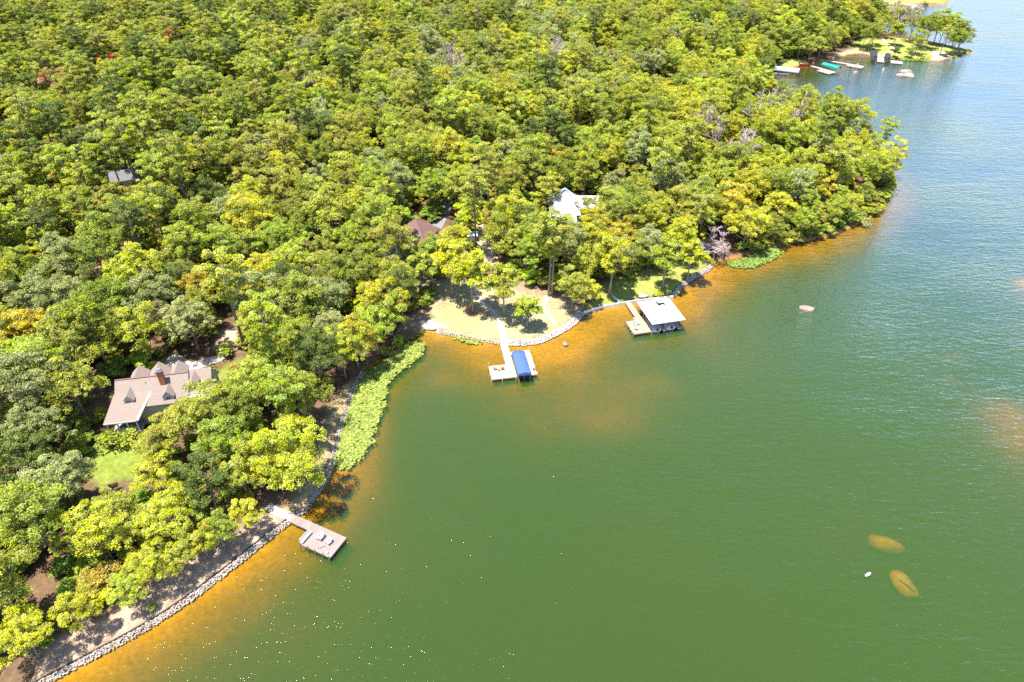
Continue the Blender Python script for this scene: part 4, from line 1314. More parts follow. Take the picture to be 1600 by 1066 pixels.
SIZE = {'broad': [a[1:4] for a in BSPEC], 'pine': [a[1:4] for a in PSPEC], 'young': [a[1:4] for a in YSPEC], 'park': [a[1:4] for a in KSPEC]}
PROTO = {'broad': BROAD, 'pine': PINES, 'young': YOUNG, 'park': PARK}
TINTS = {'bright yellow-green': (.490, .500, .036), 'fresh green': (.365, .420, .042), 'mid green': (.280, .335, .040), 'dark green': (.150, .200, .036),
         'grey-green': (.350, .380, .135), 'olive green': (.370, .392, .054), 'golden green': (.52, .44, .04), 'red-leaved': (.62, .12, .07), 'rusty brown': (.44, .26, .10)}

# ---------------------------------------------------------------- where the trees stand
TREES = []        # dict(kind, k, x, y, z, s, rz, tint, name)
def crown_px(t):
    h, rad, base = SIZE[t['kind']][t['k']]
    cz = t['z'] + t['s'] * (base + h) / 2
    u, v, dep = proj(t['x'], t['y'], cz)
    return u, v, FPX * rad * t['s'] / dep, FPX * (h - base) / 2 * t['s'] * math.cos(PITCH) / dep

def put(px, py, kind, k, s, tint, hand=True, sink=0.0):
    p = GT(px, py)
    TREES.append(dict(kind=kind, k=k, x=p.x, y=p.y, z=p.z - sink, s=s, rz=random.uniform(0, 6.28), tint=tint, hand=hand))
Y, F_, MG, DG, GG, OL, GO = 'bright yellow-green', 'fresh green', 'mid green', 'dark green', 'grey-green', 'olive green', 'golden green'
HAND = [  # trees one can pick out: base pixel, kind, shape, scale, tint
    (739, 488, 'park', 0, 1.05, Y), (707, 463, 'park', 1, 1.1, Y), (788, 494, 'park', 1, 1.0, F_), (823, 513, 'young', 0, 1.12, F_), (857, 463, 'pine', 0, 1.0, OL), (862, 462, 'pine', 1, 1.02, OL),
    (893, 487, 'broad', 2, .82, OL), (952, 461, 'park', 1, 1.15, Y), (1035, 451, 'park', 1, 1.0, F_), (1073, 440, 'park', 1, .85, Y), (470, 772, 'broad', 7, .98, Y), (440, 765, 'broad', 4, .8, Y),
    (138, 660, 'broad', 1, .88, OL), (660, 462, 'park', 1, .85, OL), (676, 450, 'park', 1, .95, MG), (312, 552, 'broad', 1, .84, GG), (282, 540, 'broad', 4, .8, GG), (255, 518, 'broad', 5, .85, GG),
    (268, 736, 'broad', 2, .78, OL), (298, 706, 'broad', 0, .80, OL), (348, 690, 'broad', 7, .85, OL), (262, 782, 'broad', 6, .8, Y), (390, 690, 'broad', 2, .95, MG), (420, 640, 'broad', 4, .95, F_), (480, 660, 'broad', 0, .9, MG), (505, 610, 'broad', 5, .85, DG),
    (120, 800, 'broad', 0, .85, GG), (60, 760, 'broad', 4, .9, DG), (84, 722, 'broad', 1, .8, GG), (326, 872, 'broad', 6, .58, Y), (262, 914, 'broad', 7, .55, Y), (340, 800, 'broad', 6, 1.0, DG), (180, 880, 'broad', 0, .85, Y), (140, 985, 'broad', 6, .65, Y), (62, 1028, 'broad', 7, .6, Y), (392, 832, 'broad', 6, .55, Y), (300, 890, 'broad', 6, .6, F_), (352, 858, 'broad', 2, .55, F_), (390, 780, 'broad', 6, .9, F_), (216, 942, 'broad', 4, .5, F_),
    (925, 474, 'young', 1, .8, Y), (988, 428, 'broad', 6, .85, MG), (1012, 420, 'broad', 0, .85, GG),
    (590, 555, 'broad', 6, .95, F_), (560, 575, 'broad', 2, .9, Y), (615, 530, 'broad', 6, .9, MG), (630, 505, 'broad', 3, .85, DG), (540, 590, 'broad', 0, .85, F_), (625, 478, 'broad', 0, .9, F_), (600, 520, 'broad', 7, .85, Y),
    (800, 420, 'broad', 4, .95, OL), (835, 415, 'broad', 1, .9, MG), (915, 445, 'broad', 2, .85, F_), (780, 415, 'broad', 3, .9, F_), (885, 430, 'broad', 5, .9, GG),
    (915, 362, 'broad', 6, .8, OL), (858, 352, 'pine', 3, .8, OL), (643, 428, 'broad', 6, .82, OL), (672, 424, 'broad', 6, .8, OL), (693, 408, 'broad', 6, .62, OL), (715, 415, 'broad', 2, .85, Y),
    # the far peninsula
    (1347, 75, 'broad', 6, .95, OL), (1356, 80, 'broad', 2, 1.0, MG), (1362, 72, 'broad', 6, 1.0, OL), (1330, 72, 'broad', 0, .95, MG), (1395, 72, 'young', 0, 1.5, F_), (1428, 86, 'broad', 6, .95, OL),
    (1388, 50, 'broad', 4, 1.0, OL), (1397, 52, 'broad', 0, .95, OL), (1408, 54, 'broad', 7, .9, GG), (1438, 76, 'broad', 1, 1.05, MG), (1447, 68, 'broad', 0, 1.0, DG), (1458, 70, 'broad', 5, 1.0, F_), (1466, 71, 'broad', 1, .98, F_), (1476, 73, 'broad', 5, .95, F_), (1486, 75, 'broad', 0, .95, MG), (1496, 77, 'broad', 2, .95, MG), (1420, 66, 'broad', 5, .9, GG), (1375, 60, 'broad', 4, .9, OL),
    (1396, 92, 'young', 1, .9, DG), (1418, 90, 'young', 1, .7, MG), (1262, 98, 'broad', 4, 1.0, OL), (1278, 93, 'broad', 1, 1.0, OL), (1246, 92, 'broad', 0, .95, DG), (1292, 88, 'broad', 5, .9, OL),
]
for px, py, kind, k, s, tn in HAND:
    put(px, py, kind, k, s, tn)

# the parts of the place that stay open to the sky, as seen in the photograph
CLEAR_PX = [[(168, 662), (183, 592), (260, 578), (320, 570), (326, 600), (300, 622), (262, 628), (232, 640), (214, 660)], [(255, 585), (262, 553), (345, 552), (350, 566), (300, 580)], [(160, 700), (168, 662), (212, 660), (222, 690)],
            [(140, 738), (160, 692), (215, 690), (228, 715), (205, 742)], [(338, 540), (345, 508), (368, 508), (366, 540)], [(874, 318), (884, 304), (924, 306), (918, 313), (900, 318), (890, 330), (882, 338)], [(646, 350), (650, 343), (672, 353)],
            [(678, 352), (697, 328), (702, 340), (690, 354)], [(745, 360), (755, 358), (768, 400), (757, 402)], [(672, 512), (700, 480), (735, 500), (790, 530), (880, 512), (850, 480), (800, 500), (700, 500)], [(925, 470), (1000, 440), (1060, 450), (1052, 462), (985, 470)],
            [(505, 720), (540, 625), (552, 605), (535, 680), (520, 720)], [(150, 1008), (215, 972), (205, 958), (160, 985)], [(440, 826), (400, 848), (395, 836), (425, 815)], [(425, 798), (455, 812), (445, 800)], [(195, 268), (210, 268), (208, 276), (196, 277)],
            [(690, 445), (740, 460), (760, 470), (730, 465), (700, 455)], [(1215, 112), (1240, 106), (1235, 100), (1215, 102)], [(1300, 88), (1330, 82), (1360, 84)], [(1225, 105), (1260, 103), (1300, 100), (1350, 92)],
            [(1385, 80), (1460, 88), (1515, 82), (1400, 78)], [(1390, 40), (1400, 44), (1410, 48)], [(1395, 14), (1440, 18), (1475, 14)], [(640, 436), (655, 438), (665, 432)], [(1092, 402), (1098, 375), (1120, 366), (1142, 378), (1146, 400)]]
def fill_pts(poly, st=5):
    P = np.array(poly, float)
    lo, hi = P.min(0), P.max(0)
    xs, ys = np.meshgrid(np.arange(lo[0], hi[0] + 1, st), np.arange(lo[1], hi[1] + 1, st))
    q = np.stack([xs.ravel(), ys.ravel()], 1)
    return np.vstack([q[inside(q, P)], P, (P + np.roll(P, -1, 0)) / 2])
CLEAR = np.vstack([fill_pts(p) for p in CLEAR_PX])
# ground where no tree stands
def gpoly(pp):
    return np.array([[GT(a, b).x, GT(a, b).y] for a, b in pp])
OPEN = [gpoly(p) for p in [
    [(160, 720), (180, 640), (260, 585), (258, 556), (350, 552), (352, 575), (330, 620), (240, 670), (225, 720)], [(655, 522), (668, 470), (690, 450), (740, 435), (800, 432), (850, 452), (925, 470), (1060, 465), (1110, 425), (1090, 408), (990, 428), (925, 452), (900, 480), (890, 530), (780, 545)],
    [(674, 360), (700, 318), (706, 325), (694, 362)], [(740, 350), (757, 346), (776, 420), (755, 420)], [(1195, 130), (1225, 110), (1370, 95), (1530, 82), (1470, 60), (1390, 40), (1340, 60), (1300, 80), (1225, 95)], [(330, 545), (340, 505), (372, 505), (370, 545)],
    [(628, 375), (640, 330), (690, 350), (672, 385), (640, 385)], [(860, 365), (866, 325), (945, 330), (945, 350), (905, 370)], [(1335, 10), (1480, 8), (1490, -10), (1335, -10)]]]
PINE_Z = gpoly([(-400, 480), (240, 450), (380, 300), (470, 130), (470, -60), (-600, -60)])
cand = np.column_stack([np.random.uniform(-520, 330, 60000), np.random.uniform(30, 760, 60000)])
csd = sdist(cand)
ok = csd > np.where((cand[:, 0] > 42) & (cand[:, 1] > 140), .7, 2.0)
u_, v_, d_ = proj(cand[:, 0], cand[:, 1], np.full(len(cand), 8.0))
ok &= (d_ > 5) & (u_ > -320) & (u_ < 1900) & (v_ < 1350) & (v_ > -230)
left = (cand[:, 0] < -5) & (cand[:, 1] < 122)
ok &= ~(left & (csd < 6.5))
for P2 in OPEN:
    ok &= ~inside(cand, P2)
cand, csd = cand[ok], csd[ok]
cz_ = hgt(cand)
pz = inside(cand, PINE_Z)
gap = wob(cand, 38)
cell = {}
def near(x, y, r):
    ci, cj = int(x // 8), int(y // 8)
    for i in range(ci - 1, ci + 2):
        for j in range(cj - 1, cj + 2):
            for (a, b, rr) in cell.get((i, j), ()):
                if (a - x) ** 2 + (b - y) ** 2 < (r + rr) ** 2 * .25: return True
    return False
for t in TREES:
    cell.setdefault((int(t['x'] // 8), int(t['y'] // 8)), []).append((t['x'], t['y'], 6.0))
rg = random.Random(99)
for i in range(len(cand)):
    x, y = cand[i]
    pine = rg.random() < (.72 if pz[i] else .10)
    sp_ = (rg.uniform(5.2, 7.2) if not pine else rg.uniform(4.2, 5.8))
    if csd[i] < 4 and x > 42: sp_ *= .7
    if pz[i] and gap[i] > .45: sp_ *= 1.35
    if near(x, y, sp_): continue
    kind = 'pine' if pine else 'broad'
    k = rg.randrange(len(PROTO[kind]))
    s = rg.choice((rg.uniform(.62, .85), rg.uniform(.8, 1.05), rg.uniform(.85, 1.18))) if not pine else rg.uniform(.78, 1.1)
    if csd[i] < 7: s *= rg.uniform(.6, .92)
    if pine: tn = rg.choice((OL, OL, MG, DG, F_))
    elif x > 40 and y > 150: tn = rg.choice((Y, F_, F_, MG, GG, OL, Y, F_))
    elif y > 230: tn = rg.choice((F_, F_, MG, GG, OL, OL, Y, GG))
    else: tn = rg.choice((F_, MG, DG, GG, OL, MG, F_, Y, OL))
    if rg.random() < .005: tn = GO
    t = dict(kind=kind, k=k, x=x, y=y, z=float(cz_[i]), s=s, rz=rg.uniform(0, 6.28), tint=tn, hand=False)
    u, v, ru, rv = crown_px(t)
    dd = ((CLEAR[:, 0] - u) / (ru * 1.0)) ** 2 + ((CLEAR[:, 1] - v) / (rv * 1.05 + ru * .45)) ** 2
    if (dd < 1).any(): continue
    cell.setdefault((int(x // 8), int(y // 8)), []).append((x, y, sp_))
    TREES.append(t)
# a few coloured individuals seen in the canopy
def recolour(px, py, tint, kinds=('broad', 'pine')):
    best = min((t for t in TREES if t['kind'] in kinds and not t['hand']), key=lambda t: (crown_px(t)[0] - px) ** 2 + (crown_px(t)[1] - py) ** 2)
    best['tint'] = tint; best['hand'] = True
recolour(275, 73, 'red-leaved'); recolour(172, 96, 'red-leaved'); recolour(95, 140, 'rusty brown'); recolour(305, 425, GO, ('broad',)); recolour(60, 505, GO, ('broad',)); recolour(1140, 330, GO, ('broad',))

for t in TREES:
    u, v, ru, rv = crown_px(t)
    t['u'], t['v'], t['ru'] = u, v, ru
    t['seen'] = -ru * .7 < u < 1600 + ru * .7 and -rv * .7 < v < 1066 + rv * .7
def pick(kinds, n):
    c = [t for t in TREES if t['kind'] in kinds and t['seen']]
    c.sort(key=lambda t: -(t['ru'] + (1e4 if t['hand'] else 0)))
    return c[:n]
SOLO = pick(('broad', 'young', 'park'), 300) + pick(('pine',), 110)
ids = {id(t) for t in SOLO}
MASS = [t for t in TREES if id(t) not in ids]
print('trees', len(TREES), 'single', len(SOLO), 'mass', len(MASS))

# what each tree is called: its look and its rank beside a thing one can find
MARKS = [('the cream house with brown roof', 235, 625), ('the white-roofed house', 893, 322), ('the blue-canopied dock', 800, 565), ('the white-roofed boathouse', 1033, 487), ('the weathered wooden dock', 500, 838),
         ('the large lily bed', 590, 630), ('the small right-hand lily bed', 1182, 404), ('the brown hip-roofed house', 657, 352), ('the teal boat canopy', 1290, 104), ('the far double-slip dock', 1378, 90), ('the tip of the wooded point', 1385, 310),
         ('the far peninsula tip', 1515, 82), ('the red-leaved tree', 275, 73), ('the left picture edge', 0, 400), ('the lower left picture corner', 0, 1060), ('the upper left picture corner', 0, 0)]
ORD = ['nearest', 'second nearest', 'third nearest', 'fourth nearest', 'fifth nearest', 'sixth nearest', 'seventh nearest', 'eighth nearest', 'ninth nearest', 'tenth nearest']
def ordinal(i):
    if i < 10: return ORD[i]
    n = i + 1
    suf = 'th' if 10 <= n % 100 <= 20 else {1: 'st', 2: 'nd', 3: 'rd'}.get(n % 10, 'th')
    return '%d%s nearest' % (n, suf)
KW = {'park': 'clear-stemmed tree', 'broad': 'broadleaf tree', 'pine': 'tall pine', 'young': 'small young tree'}
bins = {}
for t in SOLO:
    uu, vv = min(max(t['u'], 0), 1600), min(max(t['v'], 0), 1066)
    mk = min(MARKS, key=lambda m: (m[1] - uu) ** 2 + (m[2] - vv) ** 2)
    dx, dy = uu - mk[1], vv - mk[2]
    if 'edge' in mk[0] or 'corner' in mk[0]: dr = 'to'
    elif abs(dx) > abs(dy): dr = 'right of' if dx > 0 else 'left of'
    else: dr = 'below' if dy > 0 else 'above'
    bins.setdefault((t['kind'], t['tint'], mk[0], dr), []).append((dx * dx + dy * dy, id(t), t))
for (kind, tn, mk, dr), lst in bins.items():
    lst.sort(key=lambda a: a[:2])
    for i, (_, _, t) in enumerate(lst):
        if tn == 'red-leaved':
            t['label'] = 'larger red-leaved tree in the green canopy, upper left' if t['u'] > 225 else 'small red-leaved tree top in the canopy, far upper left'
        elif len(lst) == 1:
            t['label'] = '%s %s %s %s' % (tn, KW[kind], 'close' if dr == 'to' else 'standing', dr + ' ' + mk) if dr == 'to' else '%s %s %s %s' % (tn, KW[kind], dr, mk)
        else:
            t['label'] = '%s %s %s %s %s' % (ordinal(i), tn, KW[kind], dr, mk)
for t in SOLO:
    pn = {'park': 'broadleaf_tree', 'broad': 'broadleaf_tree', 'pine': 'pine_tree', 'young': 'young_tree'}[t['kind']]
    root = empty(pn, (t['x'], t['y'], t['z']), t['rz'])
    sx = t['s'] * random.uniform(.94, 1.06)
    root.scale = (sx, t['s'] * random.uniform(.94, 1.06), t['s'])
    root['label'] = t['label']; root['category'] = 'tree'; root['group'] = 'pines of the lakeside wood' if t['kind'] == 'pine' else 'broadleaf trees of the lakeside wood'
    cm, tm = PROTO[t['kind']][t['k']]
    c = bpy.data.objects.new('crown', cm); COL.objects.link(c); c.parent = root
    j = random.uniform(.86, 1.14)
    col = [v * j * random.uniform(.94, 1.06) for v in TINTS[t['tint']]]
    c['tint'] = col
    k = bpy.data.objects.new('trunk', tm); COL.objects.link(k); k.parent = root

# the rest of the wood: one mass, the same tree shapes set on points
hid = bpy.data.collections.new('tree_shapes')
order, index = [], {}
for kind in ('broad', 'pine', 'young', 'park'):
    for i, (cm, tm) in enumerate(PROTO[kind]):
        import bmesh
        bm = bmesh.new(); bm.from_mesh(cm)
        nf = len(bm.faces)
        bm.from_mesh(tm)
        bm.faces.ensure_lookup_table()
        for f in bm.faces[nf:]: f.material_index = 1
        me = bpy.data.meshes.new('tree_shape'); bm.to_mesh(me); bm.free()
        me.materials.append(cm.materials[0]); me.materials.append(tm.materials[0])
        o = bpy.data.objects.new('shape_%02d' % len(order), me); hid.objects.link(o)
        index[(kind, i)] = len(order); order.append(o)
me = bpy.data.meshes.new('distant_wood')
me.from_pydata([(t['x'], t['y'], t['z']) for t in MASS], [], [])
def pattr(name, typ, key, data):
    a = me.attributes.new(name, typ, 'POINT'); a.data.foreach_set(key, np.asarray(data).ravel())
pattr('shape', 'INT', 'value', np.array([index[(t['kind'], t['k'])] for t in MASS], np.int32))
pattr('turn', 'FLOAT_VECTOR', 'vector', np.array([(0, 0, t['rz']) for t in MASS], np.float32))
pattr('size', 'FLOAT_VECTOR', 'vector', np.array([(t['s'] * random.uniform(.93, 1.07), t['s'] * random.uniform(.93, 1.07), t['s']) for t in MASS], np.float32))
tints = []
for t in MASS:
    j = random.uniform(.84, 1.16)
    tints.append([v * j * random.uniform(.94, 1.06) for v in TINTS[t['tint']]])
pattr('tint', 'FLOAT_VECTOR', 'vector', np.array(tints, np.float32))
wood = bpy.data.objects.new('distant_wood', me); COL.objects.link(wood)
tag(wood, 'continuous green wood stretching back from the lake', kind='stuff')
ng = bpy.data.node_groups.new('wood_points', 'GeometryNodeTree')
ng.interface.new_socket('Geometry', in_out='INPUT', socket_type='NodeSocketGeometry')
ng.interface.new_socket('Geometry', in_out='OUTPUT', socket_type='NodeSocketGeometry')
gi, go = ng.nodes.new('NodeGroupInput'), ng.nodes.new('NodeGroupOutput')
ci = ng.nodes.new('GeometryNodeCollectionInfo'); ci.inputs['Collection'].default_value = hid
ci.inputs['Separate Children'].default_value = True; ci.inputs['Reset Children'].default_value = True
ip = ng.nodes.new('GeometryNodeInstanceOnPoints'); ip.inputs['Pick Instance'].default_value = True
def nattr(name, typ):
    n = ng.nodes.new('GeometryNodeInputNamedAttribute'); n.data_type = typ; n.inputs['Name'].default_value = name
    return n.outputs['Attribute']
ng.links.new(gi.outputs[0], ip.inputs['Points']); ng.links.new(ci.outputs[0], ip.inputs['Instance'])
ng.links.new(nattr('shape', 'INT'), ip.inputs['Instance Index']); ng.links.new(nattr('turn', 'FLOAT_VECTOR'), ip.inputs['Rotation']); ng.links.new(nattr('size', 'FLOAT_VECTOR'), ip.inputs['Scale'])
ng.links.new(ip.outputs[0], go.inputs[0])
gm = wood.modifiers.new('wood', 'NODES'); gm.node_group = ng

# ---------------------------------------------------------------- undergrowth below the trees, one mass
uc = np.column_stack([np.random.uniform(-420, 300, 42000), np.random.uniform(30, 560, 42000)])
us = sdist(uc)
okk = us > np.where((uc[:, 0] > 42) & (uc[:, 1] > 140), .3, 7.0)
uu, vv, dd_ = proj(uc[:, 0], uc[:, 1], np.full(len(uc), 4.0))
okk &= (dd_ > 5) & (uu > -150) & (uu < 1750) & (vv < 1250) & (vv > -120)
for P2 in OPEN: okk &= ~inside(uc, P2)
uc = uc[okk]; us = us[okk]
uz = hgt(uc)
U = []
ucell = {}
for i in range(len(uc)):
    x, y = uc[i]
    key = (int(x // 3.5), int(y // 3.5))
    if key in ucell: continue
    sc = rg.uniform(.4, .85)
    if us[i] < 3: sc *= .7
    u, v, dep = proj(x, y, uz[i] + 4.0 * sc)
    ru = FPX * 2.8 * sc / dep * 1.25
    if (((CLEAR[:, 0] - u) / ru) ** 2 + ((CLEAR[:, 1] - v) / (ru * 1.2)) ** 2 < 1).any(): continue
    ucell[key] = 1
    U.append((x, y, float(uz[i]), sc))
for a, b in zip(SH[:-1], SH[1:]):
    if a[0] < 48 or a[1] > 300: continue
    n_ = max(1, int(np.linalg.norm(b - a) / 1.7))
    nrm = np.array([-(b - a)[1], (b - a)[0]]) / max(np.linalg.norm(b - a), 1e-6)
    for q_ in range(n_):
        if rg.random() < .16: continue
        p_ = a + (b - a) * (q_ + rg.random()) / n_ + nrm * rg.uniform(.2, 2.6)
        u, v, dep = proj(p_[0], p_[1], 2)
        if (np.hypot(CLEAR[:, 0] - u, CLEAR[:, 1] - v) < 18).any(): continue
        U.append((p_[0], p_[1], max(.1, H1(p_[0], p_[1])), rg.uniform(.4, .8)))
me = bpy.data.meshes.new('undergrowth')
me.from_pydata([(a, b, c - 1.6 * d) for a, b, c, d in U], [], [])
pattr('shape', 'INT', 'value', np.array([index[('young', rg.randrange(2))] for _ in U], np.int32))
pattr('turn', 'FLOAT_VECTOR', 'vector', np.array([(0, 0, rg.uniform(0, 6.28)) for _ in U], np.float32))
pattr('size', 'FLOAT_VECTOR', 'vector', np.array([(d * rg.uniform(1, 1.4), d * rg.uniform(1, 1.4), d * rg.uniform(.7, 1.05)) for a, b, c, d in U], np.float32))
pattr('tint', 'FLOAT_VECTOR', 'vector', np.array([[v * rg.uniform(.75, 1.1) for v in TINTS[rg.choice((F_, MG, MG, OL, Y))]] for _ in U], np.float32))
under = bpy.data.objects.new('undergrowth', me); COL.objects.link(under)
tag(under, 'shrubby undergrowth filling the gaps beneath the trees', kind='stuff')
under.modifiers.new('wood', 'NODES').node_group = ng
print('undergrowth', len(U))

# ---------------------------------------------------------------- lily beds
def lily_bed(pp, label, dens=40, col=(.31, .37, .07), size=.22):
    P2 = pts_world(pp, .05)
    lo, hi = P2.min(0), P2.max(0)
    area = (hi - lo).prod()
    q = np.random.uniform(lo, hi, (int(area * dens), 2))
    d = seg_dist(q, P2, np.roll(P2, -1, 0))
    d = np.where(inside(q, P2), d, -d) + wob(q, 3.5) * .35 + np.random.uniform(-.3, .3, len(q))
    q = q[(d > .1) & (np.random.uniform(0, 1, len(q)) < sstep(d, -.1, 1.3) * (.72 + .35 * wob(q, 2.3)) + .12)]
    n = len(q)
    h = np.abs(np.random.normal(.07, .10, n)) + .02
    r_ = size * np.random.uniform(.55, 1.3, n)
    a0 = np.random.uniform(0, 6.28, n)
    tx, ty = np.random.normal(0, .28, n), np.random.normal(0, .28, n)
    vs = []
    for k in range(5):
        an = a0 + k * 6.2832 / 5
        dx, dy = np.cos(an) * r_, np.sin(an) * r_
        vs.append(np.stack([q[:, 0] + dx, q[:, 1] + dy, np.maximum(.012, h + dx * tx + dy * ty)], 1))
    vs = np.stack(vs, 1).reshape(-1, 3)
    fq = np.arange(len(vs), dtype=np.int32).reshape(-1, 5)
    tv = np.repeat(np.random.uniform(.55, 1.15, n), 5)
    tones = np.stack([tv, np.full(len(tv), .5) + np.repeat(np.random.uniform(-.015, .02, n), 5), np.full(len(tv), 1.0)], 1)
    me_ = leaf_mesh('lily_bed', vs, fq, tones, M['leaf'])
    o = bpy.data.objects.new('lily_bed', me_); COL.objects.link(o)
    o['tint'] = list(col)
    return tag(o, label, kind='stuff')
lily_bed([(668, 535), (655, 530), (640, 534), (615, 550), (590, 572), (565, 586), (553, 606), (542, 634), (532, 662), (523, 690), (517, 718), (524, 736), (548, 732), (570, 712), (583, 690), (590, 665), (600, 640), (606, 610), (612, 594), (640, 572), (660, 555)], 'large curved yellow-green lily bed along the left shore')
lily_bed([(706, 523), (716, 524), (735, 529), (757, 534), (752, 539), (738, 539), (720, 534), (708, 529)], 'small lily patch below the central lawn wall', 34)
lily_bed([(1128, 410), (1150, 407), (1172, 398), (1192, 389), (1215, 386), (1224, 392), (1220, 401), (1200, 410), (1178, 419), (1160, 421), (1145, 418)], 'oval lily bed beside the bare bush on the right shore', 30, (.24, .34, .07))
lily_bed([(618, 545), (640, 528), (655, 519), (662, 520), (650, 527), (632, 540)], 'strip of taller marsh plants beneath the trees by the ramp', 26, (.20, .30, .04), .3)
lily_bed([(1380, 91), (1420, 95), (1452, 96), (1450, 93), (1415, 91)], 'green reeds fringing the far peninsula', 6, (.22, .33, .04), .6)
lily_bed([(1490, 91), (1518, 83), (1510, 80), (1495, 85), (1484, 88)], 'green reeds at the far peninsula tip', 6, (.22, .33, .04), .6)

# ---------------------------------------------------------------- shrubs, bare trees
SHRUB = []
for sd_ in (81, 82, 83):
    rs = np.random.RandomState(sd_)
    cen = [np.array([0, 0, .75])] + [np.array([rs.uniform(-.6, .6), rs.uniform(-.6, .6), rs.uniform(.5, 1.15)]) for _ in range(9)]
    vs, q, t = leaf_cloud(rs, cen, [.7] + [rs.uniform(.4, .6) for _ in range(9)], 150, .2)
    SHRUB.append(leaf_mesh('foliage', vs, q, t, M['leaf']))
SST = MB()
for a in range(5):
    SST.tube([(0, 0, -.1), (.25 * math.cos(a * 1.26), .25 * math.sin(a * 1.26), .5), (.45 * math.cos(a * 1.26), .45 * math.sin(a * 1.26), 1.0)], [.04, .03, .01], 4)
SSTM = SST.mesh('stem', M['bark'])
def shrub(px, py, s, tint, label, grp=None):
    p = GT(px, py)
    root = empty('shrub', p, random.uniform(0, 6)); root.scale = (s, s, s * .9)
    tag(root, label, 'shrub', grp)
    f = bpy.data.objects.new('foliage', random.choice(SHRUB)); COL.objects.link(f); f.parent = root; f['tint'] = list(TINTS[tint])
    k = bpy.data.objects.new('stem', SSTM); COL.objects.link(k); k.parent = root
shrub(176, 697, 2.5, 'mid green', 'rounded green shrub left of the porch front', 'shrubs below the porch')
shrub(203, 693, 2.2, 'fresh green', 'rounded green shrub right of the porch front', 'shrubs below the porch')
shrub(163, 690, 1.3, 'dark green', 'dark shrub at the left porch corner', 'shrubs below the porch')
shrub(328, 585, 1.5, 'fresh green', 'bright green shrub at the right end of the lake house')
shrub(351, 558, 2.2, 'fresh green', 'large bright shrub beyond the concrete turning drive')
shrub(252, 556, 1.4, 'mid green', 'low green shrub left of the concrete turning drive')
shrub(1030, 463, 1.15, 'bright yellow-green', 'round yellow-green shrub behind the boathouse')
shrub(1022, 464, .5, 'dark green', 'small dark shrub left of the round yellow-green shrub')
shrub(995, 463, .5, 'dark green', 'small dark shrub beside the flat pale boulder')
shrub(971, 473, .7, 'fresh green', 'low green plant beside the reddish dock walkway')
shrub(725, 778, .01, 'mid green', 'x') if False else None
shrub(242, 951, .9, 'fresh green', 'lone green shrub on bare earth by the lower left wall')
shrub(620, 541, 2.0, 'fresh green', 'leafy green shrub at the upper end of the lily bed')
shrub(604, 556, 1.8, 'mid green', 'dark green shrub overhanging the sea wall end')
shrub(1348, 352, 2.2, 'grey-green', 'pale grey-green shrub on the point shore')
shrub(1225, 383, 2.0, 'bright yellow-green', 'yellow-green shrub at the edge of the oval lily bed')
shrub(1110, 412, 1.3, 'olive green', 'olive shrub at the end of the right-hand stone wall')

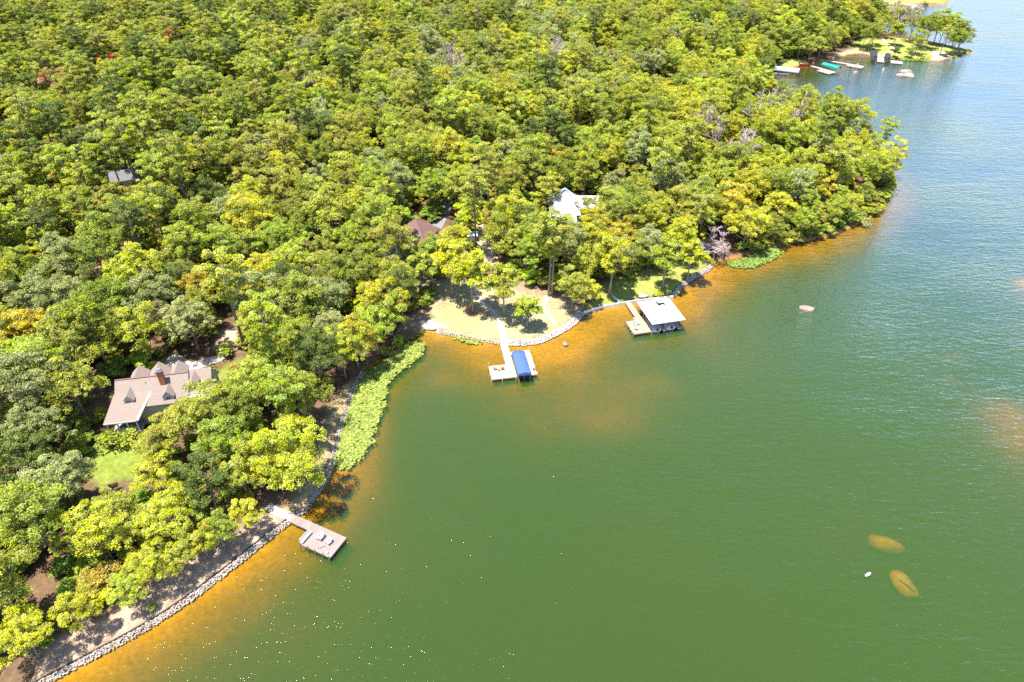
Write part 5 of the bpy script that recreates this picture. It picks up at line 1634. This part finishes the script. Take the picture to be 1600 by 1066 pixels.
def bare_tree(px, py, s, label, mesh_, name='dead_tree', cat='tree', dz=0.0):
    p = GT(px, py)
    o = bpy.data.objects.new(name, mesh_); COL.objects.link(o)
    o.location = (p.x, p.y, p.z + dz); o.scale = (s, s, s); o.rotation_euler = (0, 0, random.uniform(0, 6))
    return tag(o, label, cat, 'bare dead trees')
brush = make_bare(75, 7.5, 1.1, .13, 5, .05)
bare_tree(1114, 407, 1.6, 'wide pinkish-grey bare bush on the right shore', brush, 'bare_bush', 'bush')
bare_tree(1128, 404, 1.25, 'smaller bare bush tangled right of the wide bare bush', brush, 'bare_bush', 'bush')
GREY = [make_bare(76, 20, .8, 0, 5, .05), make_bare(77, 19, .85, 0, 5, .05)]
for i, (px, py, s, lb) in enumerate([(1112, 262, 1.15, 'bare grey tree standing out of the point canopy'), (1200, 245, 1.2, 'bare pinkish tree near the top of the point canopy'), (1140, 300, 1.1, 'tall bare dead tree in the middle of the point'), (485, 190, 1.25, 'pale grey dead tree in the upper left canopy'),
        (720, 158, 1.25, 'pinkish bare tree in the far canopy above the middle'), (40, 800, .6, 'whitish bare branches above the lower left canopy'), (430, 530, .65, 'bare whitish branches behind the lake house clearing'), (1215, 215, 1.1, 'bare tree rising behind the point canopy'), (870, 145, 1.2, 'pale bare tree far up the middle canopy'), (1403, 58, 1.25, 'grey bare-branched tree on the far peninsula')]):
    bare_tree(px, py, s, lb, GREY[i % 2])

# ---------------------------------------------------------------- roofs and a vehicle glimpsed in the pines
def small_house(px, py, w, d, rz, label, roofm='metal_white'):
    p = GT(px, py)
    h = empty('house', p, rz); tag(h, label, 'house')
    MB().box((0, 0, 1.4), (w - .8, d - .8, 3.4)).build('wall', M['cream_wall'], h)
    b = MB(); b.slab([(-w / 2, 0, 5.2), (-w / 2, -d / 2, 3.0), (w / 2, -d / 2, 3.0), (w / 2, 0, 5.2)], .15); b.slab([(w / 2, 0, 5.2), (w / 2, d / 2, 3.0), (-w / 2, d / 2, 3.0), (-w / 2, 0, 5.2)], .15)
    b.build('roof', M[roofm], h)
    window(h, (-w * .2, -(d - .8) / 2 - .01, 1.6), 1.2, 1.2, 'y-'); window(h, (w * .2, -(d - .8) / 2 - .01, 1.6), 1.2, 1.2, 'y-')
small_house(202, 290, 9, 7, R(25), 'pale grey roof showing through the tall pines, upper left', 'old_roof')
small_house(26, 168, 10, 8, R(10), 'pale roof among trees near the upper left edge', 'old_roof')
cp = GT(73, 470)
car = empty('parked_car', cp, R(38)); tag(car, 'dark vehicle parked under pines near the left edge', 'vehicle')
body = MB(); body.box((0, 0, .62), (4.5, 1.8, .62), taper=.97); body.build('body', M['black'], car)
MB().box((-.25, 0, 1.2), (2.4, 1.62, .58), taper=.8).build('cabin', M['glass_dark'], car)
MB().box((-.25, 0, 1.51), (1.85, 1.26, .05)).build('car_roof', M['black'], car)
for x in (-1.4, 1.4):
    for y in (-.84, .84):
        wv = MB(); wv.tube([(x, y - .12, .34), (x, y + .12, .34)], [.34, .34], 14); wo = wv.build('wheel', M['dark_canvas'], car)
        hb = MB(); hb.tube([(x, y - .13, .34), (x, y + .13, .34)], [.18, .18], 10); hb.build('rim', M['grey_metal'], wo)
for y in (-.6, .6):
    MB().box((2.23, y, .72), (.06, .36, .16)).build('headlight', M['trim'], car)
